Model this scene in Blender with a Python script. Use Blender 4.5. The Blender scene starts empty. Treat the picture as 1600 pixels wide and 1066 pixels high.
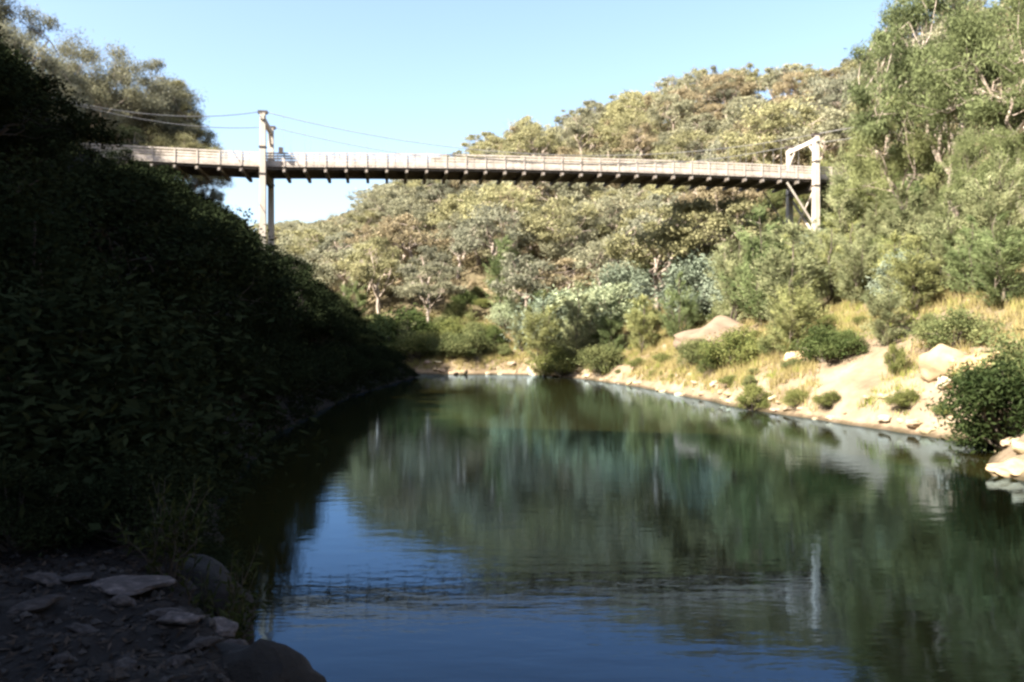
import bpy, math, random
import numpy as np
from mathutils import Vector

# ------------------------------------------------------------------ camera, sky, sun, exposure
SC = bpy.context.scene
COL = SC.collection
CAM_H = 4.0
FPX = 1300.0            # focal length in photo pixels (1600 wide)
HORIZON = 533.0
cam_data = bpy.data.cameras.new('camera')
cam_data.sensor_width = 36.0
cam_data.lens = 36.0 * FPX / 1600.0
cam_data.clip_start = 0.1
cam_data.clip_end = 6000.0
cam = bpy.data.objects.new('camera', cam_data)
COL.objects.link(cam)
cam.location = (0, 0, CAM_H)
cam.rotation_euler = (math.radians(90), 0, 0)
SC.camera = cam

SUN_EL = math.radians(40.0)
SUN_AZ = math.radians(236.0)        # clockwise from +Y
TO_SUN = Vector((math.sin(SUN_AZ) * math.cos(SUN_EL), math.cos(SUN_AZ) * math.cos(SUN_EL), math.sin(SUN_EL)))
world = bpy.data.worlds.new('World')
SC.world = world
world.use_nodes = True
wn = world.node_tree.nodes
wl = world.node_tree.links
bg = wn['Background']
sky = wn.new('ShaderNodeTexSky')
sky.sky_type = 'NISHITA'
sky.sun_disc = False
sky.sun_elevation = SUN_EL
sky.sun_rotation = SUN_AZ
sky.altitude = 200
sky.air_density = 1.0
sky.dust_density = 2.4
sky.ozone_density = .8
wl.new(sky.outputs[0], bg.inputs[0])
bg.inputs[1].default_value = 0.077

sun_data = bpy.data.lights.new('sun', 'SUN')
sun_data.energy = 5.0
sun_data.angle = math.radians(0.5)
sun_data.color = (1.0, 0.94, 0.83)
sun = bpy.data.objects.new('sun', sun_data)
COL.objects.link(sun)
sun.rotation_euler = (-TO_SUN).to_track_quat('-Z', 'Y').to_euler()

SC.view_settings.view_transform = 'Standard'
SC.view_settings.look = 'None'
SC.view_settings.gamma = 1.0
SC.view_settings.use_curve_mapping = False
SC.view_settings.exposure = 2.32
SC.render.engine = 'CYCLES'
SC.cycles.max_bounces = 6
SC.cycles.diffuse_bounces = 2
SC.cycles.glossy_bounces = 3
SC.cycles.transmission_bounces = 3
SC.cycles.transparent_max_bounces = 4
SC.cycles.caustics_reflective = False
SC.cycles.caustics_refractive = False
SC.cycles.pixel_filter_type = 'BLACKMAN_HARRIS'
SC.cycles.filter_width = 2.7

# ------------------------------------------------------------------ helpers
def at(px, py, D):
    """photo pixel at depth D -> world point"""
    return np.array([(px - 800) * D / FPX, D, CAM_H + (HORIZON - py) * D / FPX])

def project(x, y, z):
    return 800 + x / y * FPX, HORIZON - (z - CAM_H) / y * FPX

def mesh_raw(name, V, F, mats, tone=None, smooth=False, midx=None):
    """V (n,3); F: (m,k) array or list of such arrays"""
    if not isinstance(F, (list, tuple)):
        F = [F]
    F = [np.asarray(f, dtype=np.int32) for f in F if len(f)]
    me = bpy.data.meshes.new(name)
    V = np.asarray(V, dtype=np.float32)
    me.vertices.add(len(V))
    me.vertices.foreach_set('co', V.ravel())
    loops = np.concatenate([f.ravel() for f in F])
    sizes = np.concatenate([np.full(len(f), f.shape[1], dtype=np.int32) for f in F])
    starts = np.concatenate([[0], np.cumsum(sizes)[:-1]]).astype(np.int32)
    me.loops.add(len(loops))
    me.loops.foreach_set('vertex_index', loops)
    me.polygons.add(len(sizes))
    me.polygons.foreach_set('loop_start', starts)
    me.polygons.foreach_set('loop_total', sizes)
    me.polygons.foreach_set('use_smooth', np.full(len(sizes), bool(smooth)))
    if not isinstance(mats, (list, tuple)):
        mats = [mats]
    for m in mats:
        me.materials.append(m)
    if midx is not None:
        me.polygons.foreach_set('material_index', np.asarray(midx, dtype=np.int32))
    if tone is not None:
        a = me.attributes.new('tone', 'FLOAT', 'FACE')
        a.data.foreach_set('value', np.asarray(tone, dtype=np.float32))
    me.update(calc_edges=True)
    me.validate()
    return me

def link(name, me, parent=None, loc=None, rot=None, scale=None):
    o = bpy.data.objects.new(name, me)
    COL.objects.link(o)
    if parent is not None:
        o.parent = parent
    if loc is not None:
        o.location = [float(v) for v in loc]
    if rot is not None:
        o.rotation_euler = rot
    if scale is not None:
        o.scale = scale if hasattr(scale, '__len__') else (scale,) * 3
    return o

def tag(o, label=None, cat=None, group=None, kind=None):
    if label: o['label'] = label
    if cat: o['category'] = cat
    if group: o['group'] = group
    if kind: o['kind'] = kind
    return o

class MB:
    """collects simple solids"""
    def __init__(s):
        s.v = []; s.f = []; s.n = 0
    def add(s, V, F):
        V = np.asarray(V, float)
        s.v.append(V)
        for f in F:
            s.f.append(tuple(i + s.n for i in f))
        s.n += len(V)
    def bar(s, a, b, w, h, up=(0, 0, 1), w2=None, h2=None):
        """rectangular bar from a to b; w across, h along up"""
        a = np.asarray(a, float); b = np.asarray(b, float)
        d = b - a; d /= np.linalg.norm(d)
        up = np.asarray(up, float)
        x = np.cross(d, up)
        if np.linalg.norm(x) < 1e-4:
            x = np.cross(d, np.array([0, 1.0, 0]))
        x /= np.linalg.norm(x)
        u = np.cross(x, d)
        w2 = w if w2 is None else w2; h2 = h if h2 is None else h2
        V = []
        for p, ww, hh in ((a, w, h), (b, w2, h2)):
            for sx, sy in ((-1, -1), (1, -1), (1, 1), (-1, 1)):
                V.append(p + x * sx * ww / 2 + u * sy * hh / 2)
        s.add(V, [(3, 2, 1, 0), (4, 5, 6, 7), (0, 1, 5, 4), (1, 2, 6, 5), (2, 3, 7, 6), (3, 0, 4, 7)])
    def tube(s, P, R, n=6, cap=True):
        P = np.asarray(P, float); m = len(P)
        R = np.broadcast_to(np.asarray(R, float), (m,))
        T = np.gradient(P, axis=0)
        T /= np.linalg.norm(T, axis=1)[:, None] + 1e-9
        ref = np.array([1.0, 0.1, 0.05]) if abs(T[0][0]) < .8 else np.array([0.05, 1.0, 0.1])
        V = []
        for i in range(m):
            x = np.cross(T[i], ref); x /= np.linalg.norm(x) + 1e-9
            y = np.cross(T[i], x)
            for k in range(n):
                an = 2 * math.pi * k / n
                V.append(P[i] + R[i] * (x * math.cos(an) + y * math.sin(an)))
        F = []
        for i in range(m - 1):
            for k in range(n):
                k2 = (k + 1) % n
                F.append((i * n + k, i * n + k2, (i + 1) * n + k2, (i + 1) * n + k))
        if cap:
            F.append(tuple(range(n - 1, -1, -1)))
            F.append(tuple((m - 1) * n + k for k in range(n)))
        s.add(V, F)
    def mesh(s, name, mat, smooth=False):
        V = np.concatenate(s.v)
        by = {}
        for f in s.f:
            by.setdefault(len(f), []).append(f)
        return mesh_raw(name, V, [np.array(x) for x in by.values()], mat, smooth=smooth)
    def build(s, name, mat, parent=None, smooth=False, **k):
        return link(name, s.mesh(name, mat, smooth), parent, **k)

# value noise, numpy
_rngN = np.random.default_rng(11)
_TAB = _rngN.random((64, 64))
def vnoise(x, y):
    x = np.asarray(x, float); y = np.asarray(y, float)
    xi = np.floor(x).astype(int); yi = np.floor(y).astype(int)
    fx = x - xi; fy = y - yi
    fx = fx * fx * (3 - 2 * fx); fy = fy * fy * (3 - 2 * fy)
    t = lambda a, b: _TAB[a % 64, b % 64]
    return (t(xi, yi) * (1 - fx) + t(xi + 1, yi) * fx) * (1 - fy) + (t(xi, yi + 1) * (1 - fx) + t(xi + 1, yi + 1) * fx) * fy - .5
def fbm(x, y, octs=4):
    s = 0; a = 1.0
    for k in range(octs):
        s = s + a * vnoise(np.asarray(x) * 2 ** k + 17.3 * k, np.asarray(y) * 2 ** k + 5.1 * k)
        a *= .5
    return s
def smooth(a, b, x):
    t = np.clip((np.asarray(x, float) - a) / (b - a), 0, 1)
    return t * t * (3 - 2 * t)

# ------------------------------------------------------------------ materials
def mat_new(name):
    m = bpy.data.materials.new(name)
    m.use_nodes = True
    nt = m.node_tree
    for n in list(nt.nodes):
        nt.nodes.remove(n)
    out = nt.nodes.new('ShaderNodeOutputMaterial')
    return m, nt, out
def N(nt, typ, **kw):
    n = nt.nodes.new(typ)
    for k, v in kw.items():
        if hasattr(n, k):
            setattr(n, k, v)
        else:
            n.inputs[k].default_value = v
    return n
def rgb(c): return (c[0], c[1], c[2], 1)
def ramp(nt, fac, stops):
    r = nt.nodes.new('ShaderNodeValToRGB')
    while len(r.color_ramp.elements) < len(stops):
        r.color_ramp.elements.new(.5)
    for e, (p, c) in zip(r.color_ramp.elements, stops):
        e.position = p; e.color = rgb(c)
    nt.links.new(fac, r.inputs[0])
    return r
def mixc(nt, fac, a, b, mode='MIX'):
    m = nt.nodes.new('ShaderNodeMix'); m.data_type = 'RGBA'; m.blend_type = mode
    for sock, v in ((0, fac), (6, a), (7, b)):
        if isinstance(v, (int, float)): m.inputs[sock].default_value = v
        elif isinstance(v, tuple): m.inputs[sock].default_value = rgb(v)
        else: nt.links.new(v, m.inputs[sock])
    return m.outputs[2]
def noise(nt, scale, detail=4, rough=.6, coord=None, out='Fac'):
    n = N(nt, 'ShaderNodeTexNoise')
    n.inputs['Scale'].default_value = scale
    n.inputs['Detail'].default_value = detail
    n.inputs['Roughness'].default_value = rough
    if coord is not None: nt.links.new(coord, n.inputs['Vector'])
    return n.outputs[out]

def leaf_mat(name, lo, hi, trans=.28, obj_tint=True, rough=.55, spec=.04):
    """foliage: colour between lo and hi by each leaf's own tone, times the plant's own tint"""
    m, nt, out = mat_new(name)
    at_ = N(nt, 'ShaderNodeAttribute', attribute_name='tone')
    r = ramp(nt, at_.outputs['Fac'], [(0, lo), (1, hi)])
    c = r.outputs[0]
    if obj_tint:
        oi = N(nt, 'ShaderNodeObjectInfo')
        c = mixc(nt, 1.0, c, oi.outputs['Color'], 'MULTIPLY')
    p = N(nt, 'ShaderNodeBsdfPrincipled')
    p.inputs['Roughness'].default_value = rough
    p.inputs['Specular IOR Level'].default_value = spec
    nt.links.new(c, p.inputs['Base Color'])
    t = N(nt, 'ShaderNodeBsdfTranslucent')
    nt.links.new(c, t.inputs['Color'])
    mx = N(nt, 'ShaderNodeMixShader'); mx.inputs[0].default_value = trans
    nt.links.new(p.outputs[0], mx.inputs[1]); nt.links.new(t.outputs[0], mx.inputs[2])
    nt.links.new(mx.outputs[0], out.inputs[0])
    return m

def simple_mat(name, stops, scale, rough=.85, bump=.0, bscale=None, stretch=None, spec=.3, obj_tint=False):
    m, nt, out = mat_new(name)
    tc = N(nt, 'ShaderNodeTexCoord')
    co = tc.outputs['Object']
    if stretch:
        mp = N(nt, 'ShaderNodeMapping'); mp.inputs['Scale'].default_value = stretch
        nt.links.new(co, mp.inputs['Vector']); co = mp.outputs[0]
    f = noise(nt, scale, 6, .62, co)
    r = ramp(nt, f, stops)
    c = r.outputs[0]
    if obj_tint:
        oi = N(nt, 'ShaderNodeObjectInfo')
        c = mixc(nt, 1.0, c, oi.outputs['Color'], 'MULTIPLY')
    p = N(nt, 'ShaderNodeBsdfPrincipled')
    p.inputs['Roughness'].default_value = rough
    p.inputs['Specular IOR Level'].default_value = spec
    nt.links.new(c, p.inputs['Base Color'])
    if bump:
        b = N(nt, 'ShaderNodeBump'); b.inputs['Strength'].default_value = bump
        b.inputs['Distance'].default_value = .05
        f2 = noise(nt, bscale or scale * 3, 6, .65, co)
        nt.links.new(f2, b.inputs['Height']); nt.links.new(b.outputs[0], p.inputs['Normal'])
    nt.links.new(p.outputs[0], out.inputs[0])
    return m

M_GUM = leaf_mat('gum_leaves', (.145, .145, .09), (.355, .335, .22), .34)
M_OAK = leaf_mat('she_oak_needles', (.10, .12, .055), (.335, .335, .175), .2)
M_SHRUB = leaf_mat('shrub_leaves', (.06, .08, .03), (.20, .205, .085), .3)
M_SILVER = leaf_mat('silver_leaves', (.10, .125, .085), (.25, .28, .20), .2)
M_UNDER = leaf_mat('undergrowth_leaves', (.085, .075, .04), (.25, .205, .11), .25, obj_tint=False)
M_BANKSHADE = leaf_mat('shade_darkened_undergrowth_leaves', (.008, .011, .006), (.017, .021, .010), .1, obj_tint=False, spec=0)  # leaf colours taken near black to paint in the bank's shade
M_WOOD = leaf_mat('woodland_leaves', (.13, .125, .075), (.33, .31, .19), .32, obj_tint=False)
M_BANKLEAF = leaf_mat('shade_darkened_bank_leaves', (.008, .012, .006), (.020, .026, .012), .1, obj_tint=False, spec=0)  # shaded copy of the shrub leaves, the shade put into the colour
M_DRY = leaf_mat('dry_grass_blades', (.19, .15, .06), (.38, .32, .145), .3, obj_tint=False)
M_GREENGRASS = leaf_mat('green_grass_blades', (.12, .14, .035), (.32, .32, .09), .3, obj_tint=False)
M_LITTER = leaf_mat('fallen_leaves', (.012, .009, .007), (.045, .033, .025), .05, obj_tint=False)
M_BARK = simple_mat('gum_bark', [(.3, (.16, .12, .09)), (.5, (.30, .24, .19)), (.7, (.44, .37, .31))], 1.6, .85, .3, 6, (1, 1, .35), obj_tint=True)
M_BANKBARK = simple_mat('shade_darkened_bark', [(.3, (.015, .012, .01)), (.7, (.045, .037, .03))], 3, .9, .4, 9, (1, 1, .3))  # rough bark darkened, shade of the bank painted in
M_BARKDARK = simple_mat('rough_bark', [(.3, (.05, .04, .03)), (.7, (.15, .12, .09))], 3, .9, .4, 9, (1, 1, .3))
M_TIMBER = simple_mat('weathered_timber', [(.25, (.28, .23, .19)), (.5, (.42, .36, .31)), (.75, (.57, .50, .44))], 1.3, .8, .25, 8)
M_TIMBER_POST = simple_mat('weathered_post_timber', [(.25, (.27, .23, .19)), (.5, (.41, .36, .30)), (.75, (.54, .49, .42))], 1.1, .8, .3, 7, (1, 1, .25))
M_BEAMEND = simple_mat('grey_beam_end', [(.3, (.18, .15, .13)), (.7, (.36, .31, .27))], 4, .85)
M_BEAM = simple_mat('dark_bridge_timber', [(.3, (.07, .055, .045)), (.7, (.15, .125, .10))], 2, .85, .25, 9)
M_STEEL = simple_mat('cable_steel', [(.3, (.16, .15, .14)), (.7, (.26, .25, .24))], 5, .55)
M_IRON = simple_mat('dark_iron', [(.3, (.03, .025, .022)), (.7, (.08, .06, .05))], 5, .6)
M_ROCK = simple_mat('pale_sandstone', [(.25, (.30, .23, .15)), (.5, (.47, .38, .27)), (.75, (.62, .54, .42))], 1.1, .9, .5, 5, obj_tint=True)
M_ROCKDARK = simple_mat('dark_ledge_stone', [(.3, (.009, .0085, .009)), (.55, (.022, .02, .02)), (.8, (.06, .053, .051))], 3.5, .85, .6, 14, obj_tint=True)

# ground
m, nt, out = mat_new('ground_soil')
M_GROUND = m
geo = N(nt, 'ShaderNodeNewGeometry')
zone = N(nt, 'ShaderNodeAttribute', attribute_name='zone')      # 0 leaf litter slope, 1 sandy bank
dark = N(nt, 'ShaderNodeAttribute', attribute_name='ledge')     # steep bank and ledge, shade painted into the ground colour
nb = noise(nt, .35, 6, .65, geo.outputs['Position'])
nf = noise(nt, 3.0, 5, .7, geo.outputs['Position'])
slope_c = ramp(nt, nb, [(.3, (.08, .065, .035)), (.5, (.13, .105, .06)), (.7, (.22, .165, .10))]).outputs[0]
sand_c = ramp(nt, nb, [(.3, (.125, .09, .055)), (.5, (.20, .15, .098)), (.7, (.29, .225, .155))]).outputs[0]
c = mixc(nt, zone.outputs['Fac'], slope_c, sand_c)
c = mixc(nt, .35, c, ramp(nt, nf, [(.3, (.35, .33, .3)), (.7, (1.0, 1.0, 1.0))]).outputs[0], 'MULTIPLY')
sxyz = N(nt, 'ShaderNodeSeparateXYZ'); nt.links.new(geo.outputs['Position'], sxyz.inputs[0])
wadd = N(nt, 'ShaderNodeMath', operation='MULTIPLY_ADD'); wadd.inputs[1].default_value = .35
nt.links.new(nf, wadd.inputs[0]); nt.links.new(sxyz.outputs['Z'], wadd.inputs[2])
wet = ramp(nt, wadd.outputs[0], [(.24, (.42, .40, .38)), (.40, (1, 1, 1))])      # damp, darker margin of the bank
c = mixc(nt, 1.0, c, wet.outputs[0], 'MULTIPLY')
dk = ramp(nt, nf, [(.3, (.005, .0045, .0045)), (.55, (.011, .0095, .009)), (.75, (.028, .024, .022))]).outputs[0]  # near-black tones that carry the shade of bank and ledge
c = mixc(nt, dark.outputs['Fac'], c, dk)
p = N(nt, 'ShaderNodeBsdfPrincipled'); p.inputs['Roughness'].default_value = .95
p.inputs['Specular IOR Level'].default_value = .15
nt.links.new(c, p.inputs['Base Color'])
b = N(nt, 'ShaderNodeBump'); b.inputs['Strength'].default_value = .6; b.inputs['Distance'].default_value = .12
nt.links.new(noise(nt, 5.0, 7, .7, geo.outputs['Position']), b.inputs['Height'])
nt.links.new(b.outputs[0], p.inputs['Normal'])
nt.links.new(p.outputs[0], out.inputs[0])

# water
m, nt, out = mat_new('river_water')
M_WATER = m
geo = N(nt, 'ShaderNodeNewGeometry')
mp = N(nt, 'ShaderNodeMapping'); mp.inputs['Scale'].default_value = (.55, 1.5, 1)
nt.links.new(geo.outputs['Position'], mp.inputs['Vector'])
n1 = noise(nt, 1.6, 3, .5, mp.outputs[0])
n2 = noise(nt, 7.0, 3, .55, mp.outputs[0])
n3 = noise(nt, .12, 2, .5, geo.outputs['Position'])
ad = N(nt, 'ShaderNodeMath', operation='MULTIPLY_ADD'); ad.inputs[1].default_value = .22
nt.links.new(n2, ad.inputs[0]); nt.links.new(n1, ad.inputs[2])
am = N(nt, 'ShaderNodeMath', operation='MULTIPLY')
nt.links.new(ad.outputs[0], am.inputs[0]); 
rr = ramp(nt, n3, [(.35, (.35, .35, .35)), (.65, (1, 1, 1))]); nt.links.new(rr.outputs[0], am.inputs[1])
b = N(nt, 'ShaderNodeBump'); b.inputs['Strength'].default_value = 1.0; b.inputs['Distance'].default_value = .0075
nt.links.new(am.outputs[0], b.inputs['Height'])
body = N(nt, 'ShaderNodeBsdfDiffuse'); body.inputs['Color'].default_value = (.014, .0125, .0035, 1)
gl = N(nt, 'ShaderNodeBsdfGlossy'); gl.inputs['Color'].default_value = (.46, .69, 1.0, 1); gl.inputs['Roughness'].default_value = .03
fr = N(nt, 'ShaderNodeFresnel'); fr.inputs['IOR'].default_value = 1.333
mx = N(nt, 'ShaderNodeMixShader')
nt.links.new(b.outputs[0], gl.inputs['Normal']); nt.links.new(b.outputs[0], fr.inputs['Normal'])
nt.links.new(fr.outputs[0], mx.inputs[0]); nt.links.new(body.outputs[0], mx.inputs[1]); nt.links.new(gl.outputs[0], mx.inputs[2])
nt.links.new(mx.outputs[0], out.inputs[0])

# ------------------------------------------------------------------ terrain
LB = np.array([(8, -80), (5, -30), (3.0, -9), (1.8, -1.5), (.7, 1.4), (-.3, 3.4), (-.85, 4.45), (-1.7, 6.15), (-3.2, 10), (-4.7, 14), (-7, 20), (-10, 35), (-11.6, 60),
               (-11, 80), (-10.4, 91), (-11.8, 98), (-15, 104), (-23, 110), (-38, 119), (-90, 135), (-400, 190)], float)
RB = np.array([(70, -80), (42, -25), (23, 5), (15.6, 21), (14.6, 24), (15.6, 27), (17.9, 30.5), (18.2, 32.5), (16.9, 37), (14.3, 46.5), (12.6, 60), (11.1, 72), (8, 86), (3.8, 97.5), (-2, 100),
               (-6, 99.4), (-10.2, 101), (-12.6, 104), (-20, 112), (-36, 122), (-90, 138), (-400, 194)], float)
RIDGE = np.array([(-420, 520, 44), (-150, 380, 40), (-89, 335, 41), (-43, 285, 46), (-19, 252, 52), (17, 222, 57), (44, 194, 58), (63, 166, 52), (72, 138, 47), (76, 108, 46), (82, 60, 46), (90, 0, 46), (100, -90, 46)], float)

def dist_poly(X, Y, P):
    """distance to polyline, signed side (+ on the right of travel direction), interpolated third column"""
    X = np.asarray(X, float); Y = np.asarray(Y, float)
    best = np.full(X.shape, 1e9); side = np.zeros(X.shape); val = np.zeros(X.shape)
    for i in range(len(P) - 1):
        ax, ay = P[i][:2]; bx, by = P[i + 1][:2]
        dx, dy = bx - ax, by - ay
        L2 = dx * dx + dy * dy
        t = np.clip(((X - ax) * dx + (Y - ay) * dy) / L2, 0, 1)
        d = np.hypot(X - ax - t * dx, Y - ay - t * dy)
        cr = (X - ax) * dy - (Y - ay) * dx
        m_ = d < best - 1e-9
        best = np.where(m_, d, best)
        side = np.where(m_, np.sign(cr), side)
        if P.shape[1] > 2:
            val = np.where(m_, P[i][2] + t * (P[i + 1][2] - P[i][2]), val)
    return best, side, val

def terrain(X, Y, fine=True):
    X = np.asarray(X, float); Y = np.asarray(Y, float)
    wob = .35 * fbm(X * .45, Y * .45, 3)
    dl, sl, _ = dist_poly(X, Y, LB)
    dr, sr, _ = dist_poly(X, Y, RB)
    drid, _, zr = dist_poly(X, Y, RIDGE)
    dl = np.where(sl < 0, dl, -dl)          # land on the left of LB
    dr = np.where(sr > 0, dr, -dr)          # land on the right of RB
    nl = fbm(X * .09, Y * .09, 4)
    # steep side
    st = 1.15 + .12 * smooth(12, 0, Y) - .22 * smooth(48, 66, Y)
    capd = 12.0 + 7.0 * smooth(58, 72, Y)
    conc = 1 - .36 * smooth(28, 50, Y) * (1 - np.clip(dl / capd, 0, 1))
    prof = conc * st * np.minimum(dl, capd) + .12 * np.clip(dl - capd, 0, 60) + nl * np.clip(dl * .25, 0, 2.2)
    k = smooth(17, 8, Y)
    plat = 2.35 * smooth(-.05, .75, dl + .25 * fbm(X * 1.3, Y * 1.3, 3)) + 1.75 * np.clip(dl - 4.2, 0, 22) + .3 * np.clip(dl - 26, 0, 60) + .22 * fbm(X * .9, Y * .9, 4)  # ledge, then an out-of-view slope steepened to shade the foreground
    zl = prof * (1 - k) + plat * k
    zl = np.where(dl > 0, zl, -2.2)
    zl = np.where((dl <= 0) & (dl > -2.5), dl * .9, zl)
    # gentle side
    drw = dr + wob
    t = np.clip(drw, 0, None) / (np.clip(drw, 0, None) + drid + 1e-6)
    zz = zr * (.85 * t + .15 * t * t) + .75 * smooth(0, 1.6, drw) + fbm(X * .06, Y * .06, 4) * np.clip(drw * .16, 0, 4.0) + .18 * fbm(X * .7, Y * .7, 3) * smooth(0, 2, drw)
    zright = np.where(drw > 0, zz, np.clip(drw * .35, -2.2, 0))
    z = np.where(sl < 0, zl, zright)
    if fine:
        z = z + .05 * fbm(X * 3.1, Y * 3.1, 3) * (z > .15)
    return z

def ground_z(x, y):
    return float(terrain(np.array([x]), np.array([y]))[0])
def shore_d(x, y):
    dr, sr, _ = dist_poly(np.array([x]), np.array([y]), RB)
    dl, sl, _ = dist_poly(np.array([x]), np.array([y]), LB)
    return (dr[0] if sr[0] > 0 else -dr[0]), (dl[0] if sl[0] < 0 else -dl[0])

def axis(parts):
    v = []
    for a, b, s in parts:
        n = max(1, int(round((b - a) / s)))
        v += list(np.linspace(a, b, n, endpoint=False))
    v.append(parts[-1][1])
    return np.array(v)
gx = axis([(-3000, -500, 250), (-500, -150, 25), (-150, -45, 3), (-45, -14, 1.0), (-14, -5, .4), (-5, 1.5, .09), (1.5, 6, .5), (6, 30, .45), (30, 100, 1.6), (100, 150, 5), (150, 500, 35), (500, 3000, 250)])
gy = axis([(-800, -80, 80), (-80, -6, 3), (-6, 2.4, .4), (2.4, 7.2, .09), (7.2, 20, .4), (20, 110, .6), (110, 180, 1.6), (180, 380, 3), (380, 600, 20), (600, 3500, 290)])
GX, GY = np.meshgrid(gx, gy)
GZ = terrain(GX.ravel(), GY.ravel()).reshape(GX.shape)
nx, ny = len(gx), len(gy)
idx = np.arange(nx * ny).reshape(ny, nx)
F = np.stack([idx[:-1, :-1], idx[:-1, 1:], idx[1:, 1:], idx[1:, :-1]], -1).reshape(-1, 4)
gm = mesh_raw('ground', np.stack([GX.ravel(), GY.ravel(), GZ.ravel()], -1), F, M_GROUND, smooth=True)
drg, srg, _ = dist_poly(GX.ravel(), GY.ravel(), RB)
dlg, slg, _ = dist_poly(GX.ravel(), GY.ravel(), LB)
onright = srg > 0
zone_v = np.where(onright, 1 - smooth(5, 15, drg + 5 * fbm(GX.ravel() * .12, GY.ravel() * .12, 3)), 0)
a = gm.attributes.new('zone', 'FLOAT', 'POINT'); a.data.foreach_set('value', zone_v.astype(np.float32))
ledge_v = np.where(slg < 0, 1.0, 0.0) * (1 - smooth(24, 34, dlg))  # where the ground colour is darkened for shade
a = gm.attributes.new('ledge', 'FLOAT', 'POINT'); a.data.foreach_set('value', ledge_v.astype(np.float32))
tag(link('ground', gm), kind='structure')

wv = [(-400, -80, 0), (120, -80, 0), (120, 240, 0), (-400, 240, 0)]
tag(link('river_water', mesh_raw('river_water', wv, np.array([[0, 1, 2, 3]]), M_WATER)), kind='structure')
# ------------------------------------------------------------------ the suspension bridge
A = np.array([-22.4, 75.0]); B = np.array([30.1, 83.0])
BL = float(np.linalg.norm(B - A)); BANG = math.atan2(B[1] - A[1], B[0] - A[0])
BW = 4.6
TOWER_TOP = 24.4
def bridge_xy(s, v):
    c, s_ = math.cos(BANG), math.sin(BANG)
    return A[0] + c * s - s_ * v, A[1] + s_ * s + c * v
Z0 = ground_z(*bridge_xy(0, 0))
def deck_z(s):
    q = min(max(s / BL, -.4), 1.3)
    cam_ = .30 * 4 * q * (1 - q) if 0 < q < 1 else 0
    z = 19.82 + .42 * q + cam_
    if s < 0: z += -s * .028
    return z - Z0
bridge = bpy.data.objects.new('suspension_bridge', None)
COL.objects.link(bridge)
bridge.location = (A[0], A[1], Z0)
bridge.rotation_euler = (0, 0, BANG)
tag(bridge, 'pale weathered timber suspension bridge carried high across the river on tall posts', 'bridge')

NP = 29
STEP = BL / NP
S_MAIN = [i * STEP for i in range(NP + 1)]
S_LEFT = [-i * 1.9 for i in range(9, 0, -1)]
S_RIGHT = [BL + i * 1.9 for i in range(1, 3)]
S_ALL = S_LEFT + S_MAIN + S_RIGHT
rb = random.Random(3)
# cross beams, each with a paler cap painted as its lit end, standing out past the side boards
mb = MB(); mb.bar((0, -.30, 0), (0, BW + .42, 0), .28, .30)
cross_me = mb.mesh('cross_beam', M_BEAM)
mb = MB(); mb.bar((0, -.04, 0), (0, .0, 0), .17, .2)
cap_me = mb.mesh('beam_end', M_BEAMEND)
for s in S_ALL:
    z = deck_z(s) - .52
    if rb.random() < .1: z -= .03
    o = link('cross_beam', cross_me, bridge, (s, 0, z), (0, 0, rb.uniform(-.012, .012)))
    link('beam_end', cap_me, o, (0, -.30, rb.uniform(-.02, .02)))
# stringers under the deck
def run(v, zoff, w, h, s0, s1, name, mat, n=None):
    ss = [s for s in S_ALL if s0 <= s <= s1]
    mb = MB()
    for a_, b_ in zip(ss[:-1], ss[1:]):
        j = rb.uniform(-.008, .008)
        mb.bar((a_, v + j, deck_z(a_) + zoff), (b_, v + j, deck_z(b_) + zoff), w, h)
    return mb
for v in (.25, 1.25, 2.3, 3.35, 4.35):
    run(v, -.20, .22, .30, -99, 999, '', M_BEAM).build('stringer', M_BEAM, bridge)
# deck planks, too thin from here to tell apart
mb = MB()
s = S_ALL[0]
while s < S_ALL[-1]:
    mb.bar((s, -.05, deck_z(s) + rb.uniform(-.006, .006)), (s, BW + .05, deck_z(s)), .19, .08)
    s += .21
o = mb.build('decking', M_BEAM, bridge); o['kind'] = 'stuff'
# railings
def long_bars(v, zoff, w, h, name, mat, nbay):
    """boards nbay bays long, each its own piece"""
    for i in range(0, len(S_ALL) - 1, nbay):
        j = min(i + nbay, len(S_ALL) - 1)
        mb = MB()
        jz = rb.uniform(-.012, .012)
        for a_, b_ in zip(S_ALL[i:j], S_ALL[i + 1:j + 1]):
            e = .012 if b_ == S_ALL[j] else 0
            mb.bar((a_, v, deck_z(a_) + zoff + jz), (b_ - e, v, deck_z(b_) + zoff + jz), w, h)
        mb.build(name, mat, bridge)
mb = MB(); mb.bar((0, 0, -.10), (0, 0, 1.16), .11, .05); post_me = mb.mesh('railing_post', M_TIMBER)
mb = MB(); mb.bar((0, 0, -.06), (0, 0, 1.05), .06, .04); picket_me = mb.mesh('railing_picket', M_TIMBER)
for v, sgn in ((-.02, -1), (BW + .02, 1)):
    for s in S_ALL:
        link('railing_post', post_me, bridge, (s, v + sgn * .058, deck_z(s) + rb.uniform(-.02, .02)), (0, rb.uniform(-.012, .012), 0))
    long_bars(v, .02, .06, .27, 'side_board', M_TIMBER, 2)
    long_bars(v, .31, .05, .27, 'side_board', M_TIMBER, 3)
    long_bars(v, .61, .05, .18, 'middle_rail', M_TIMBER, 2)
    long_bars(v, .85, .055, .16, 'middle_rail', M_TIMBER, 3)
    long_bars(v, 1.11, .07, .13, 'top_rail', M_TIMBER, 2)
    for i, (a_, b_) in enumerate(zip(S_ALL[:-1], S_ALL[1:])):
        for q in (1, 2):
            sq = a_ + (b_ - a_) * (q / 3 + rb.uniform(-.02, .02))
            link('railing_picket', picket_me, bridge, (sq, v - sgn * .055, deck_z(sq)), (0, rb.uniform(-.03, .03), 0))

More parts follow.
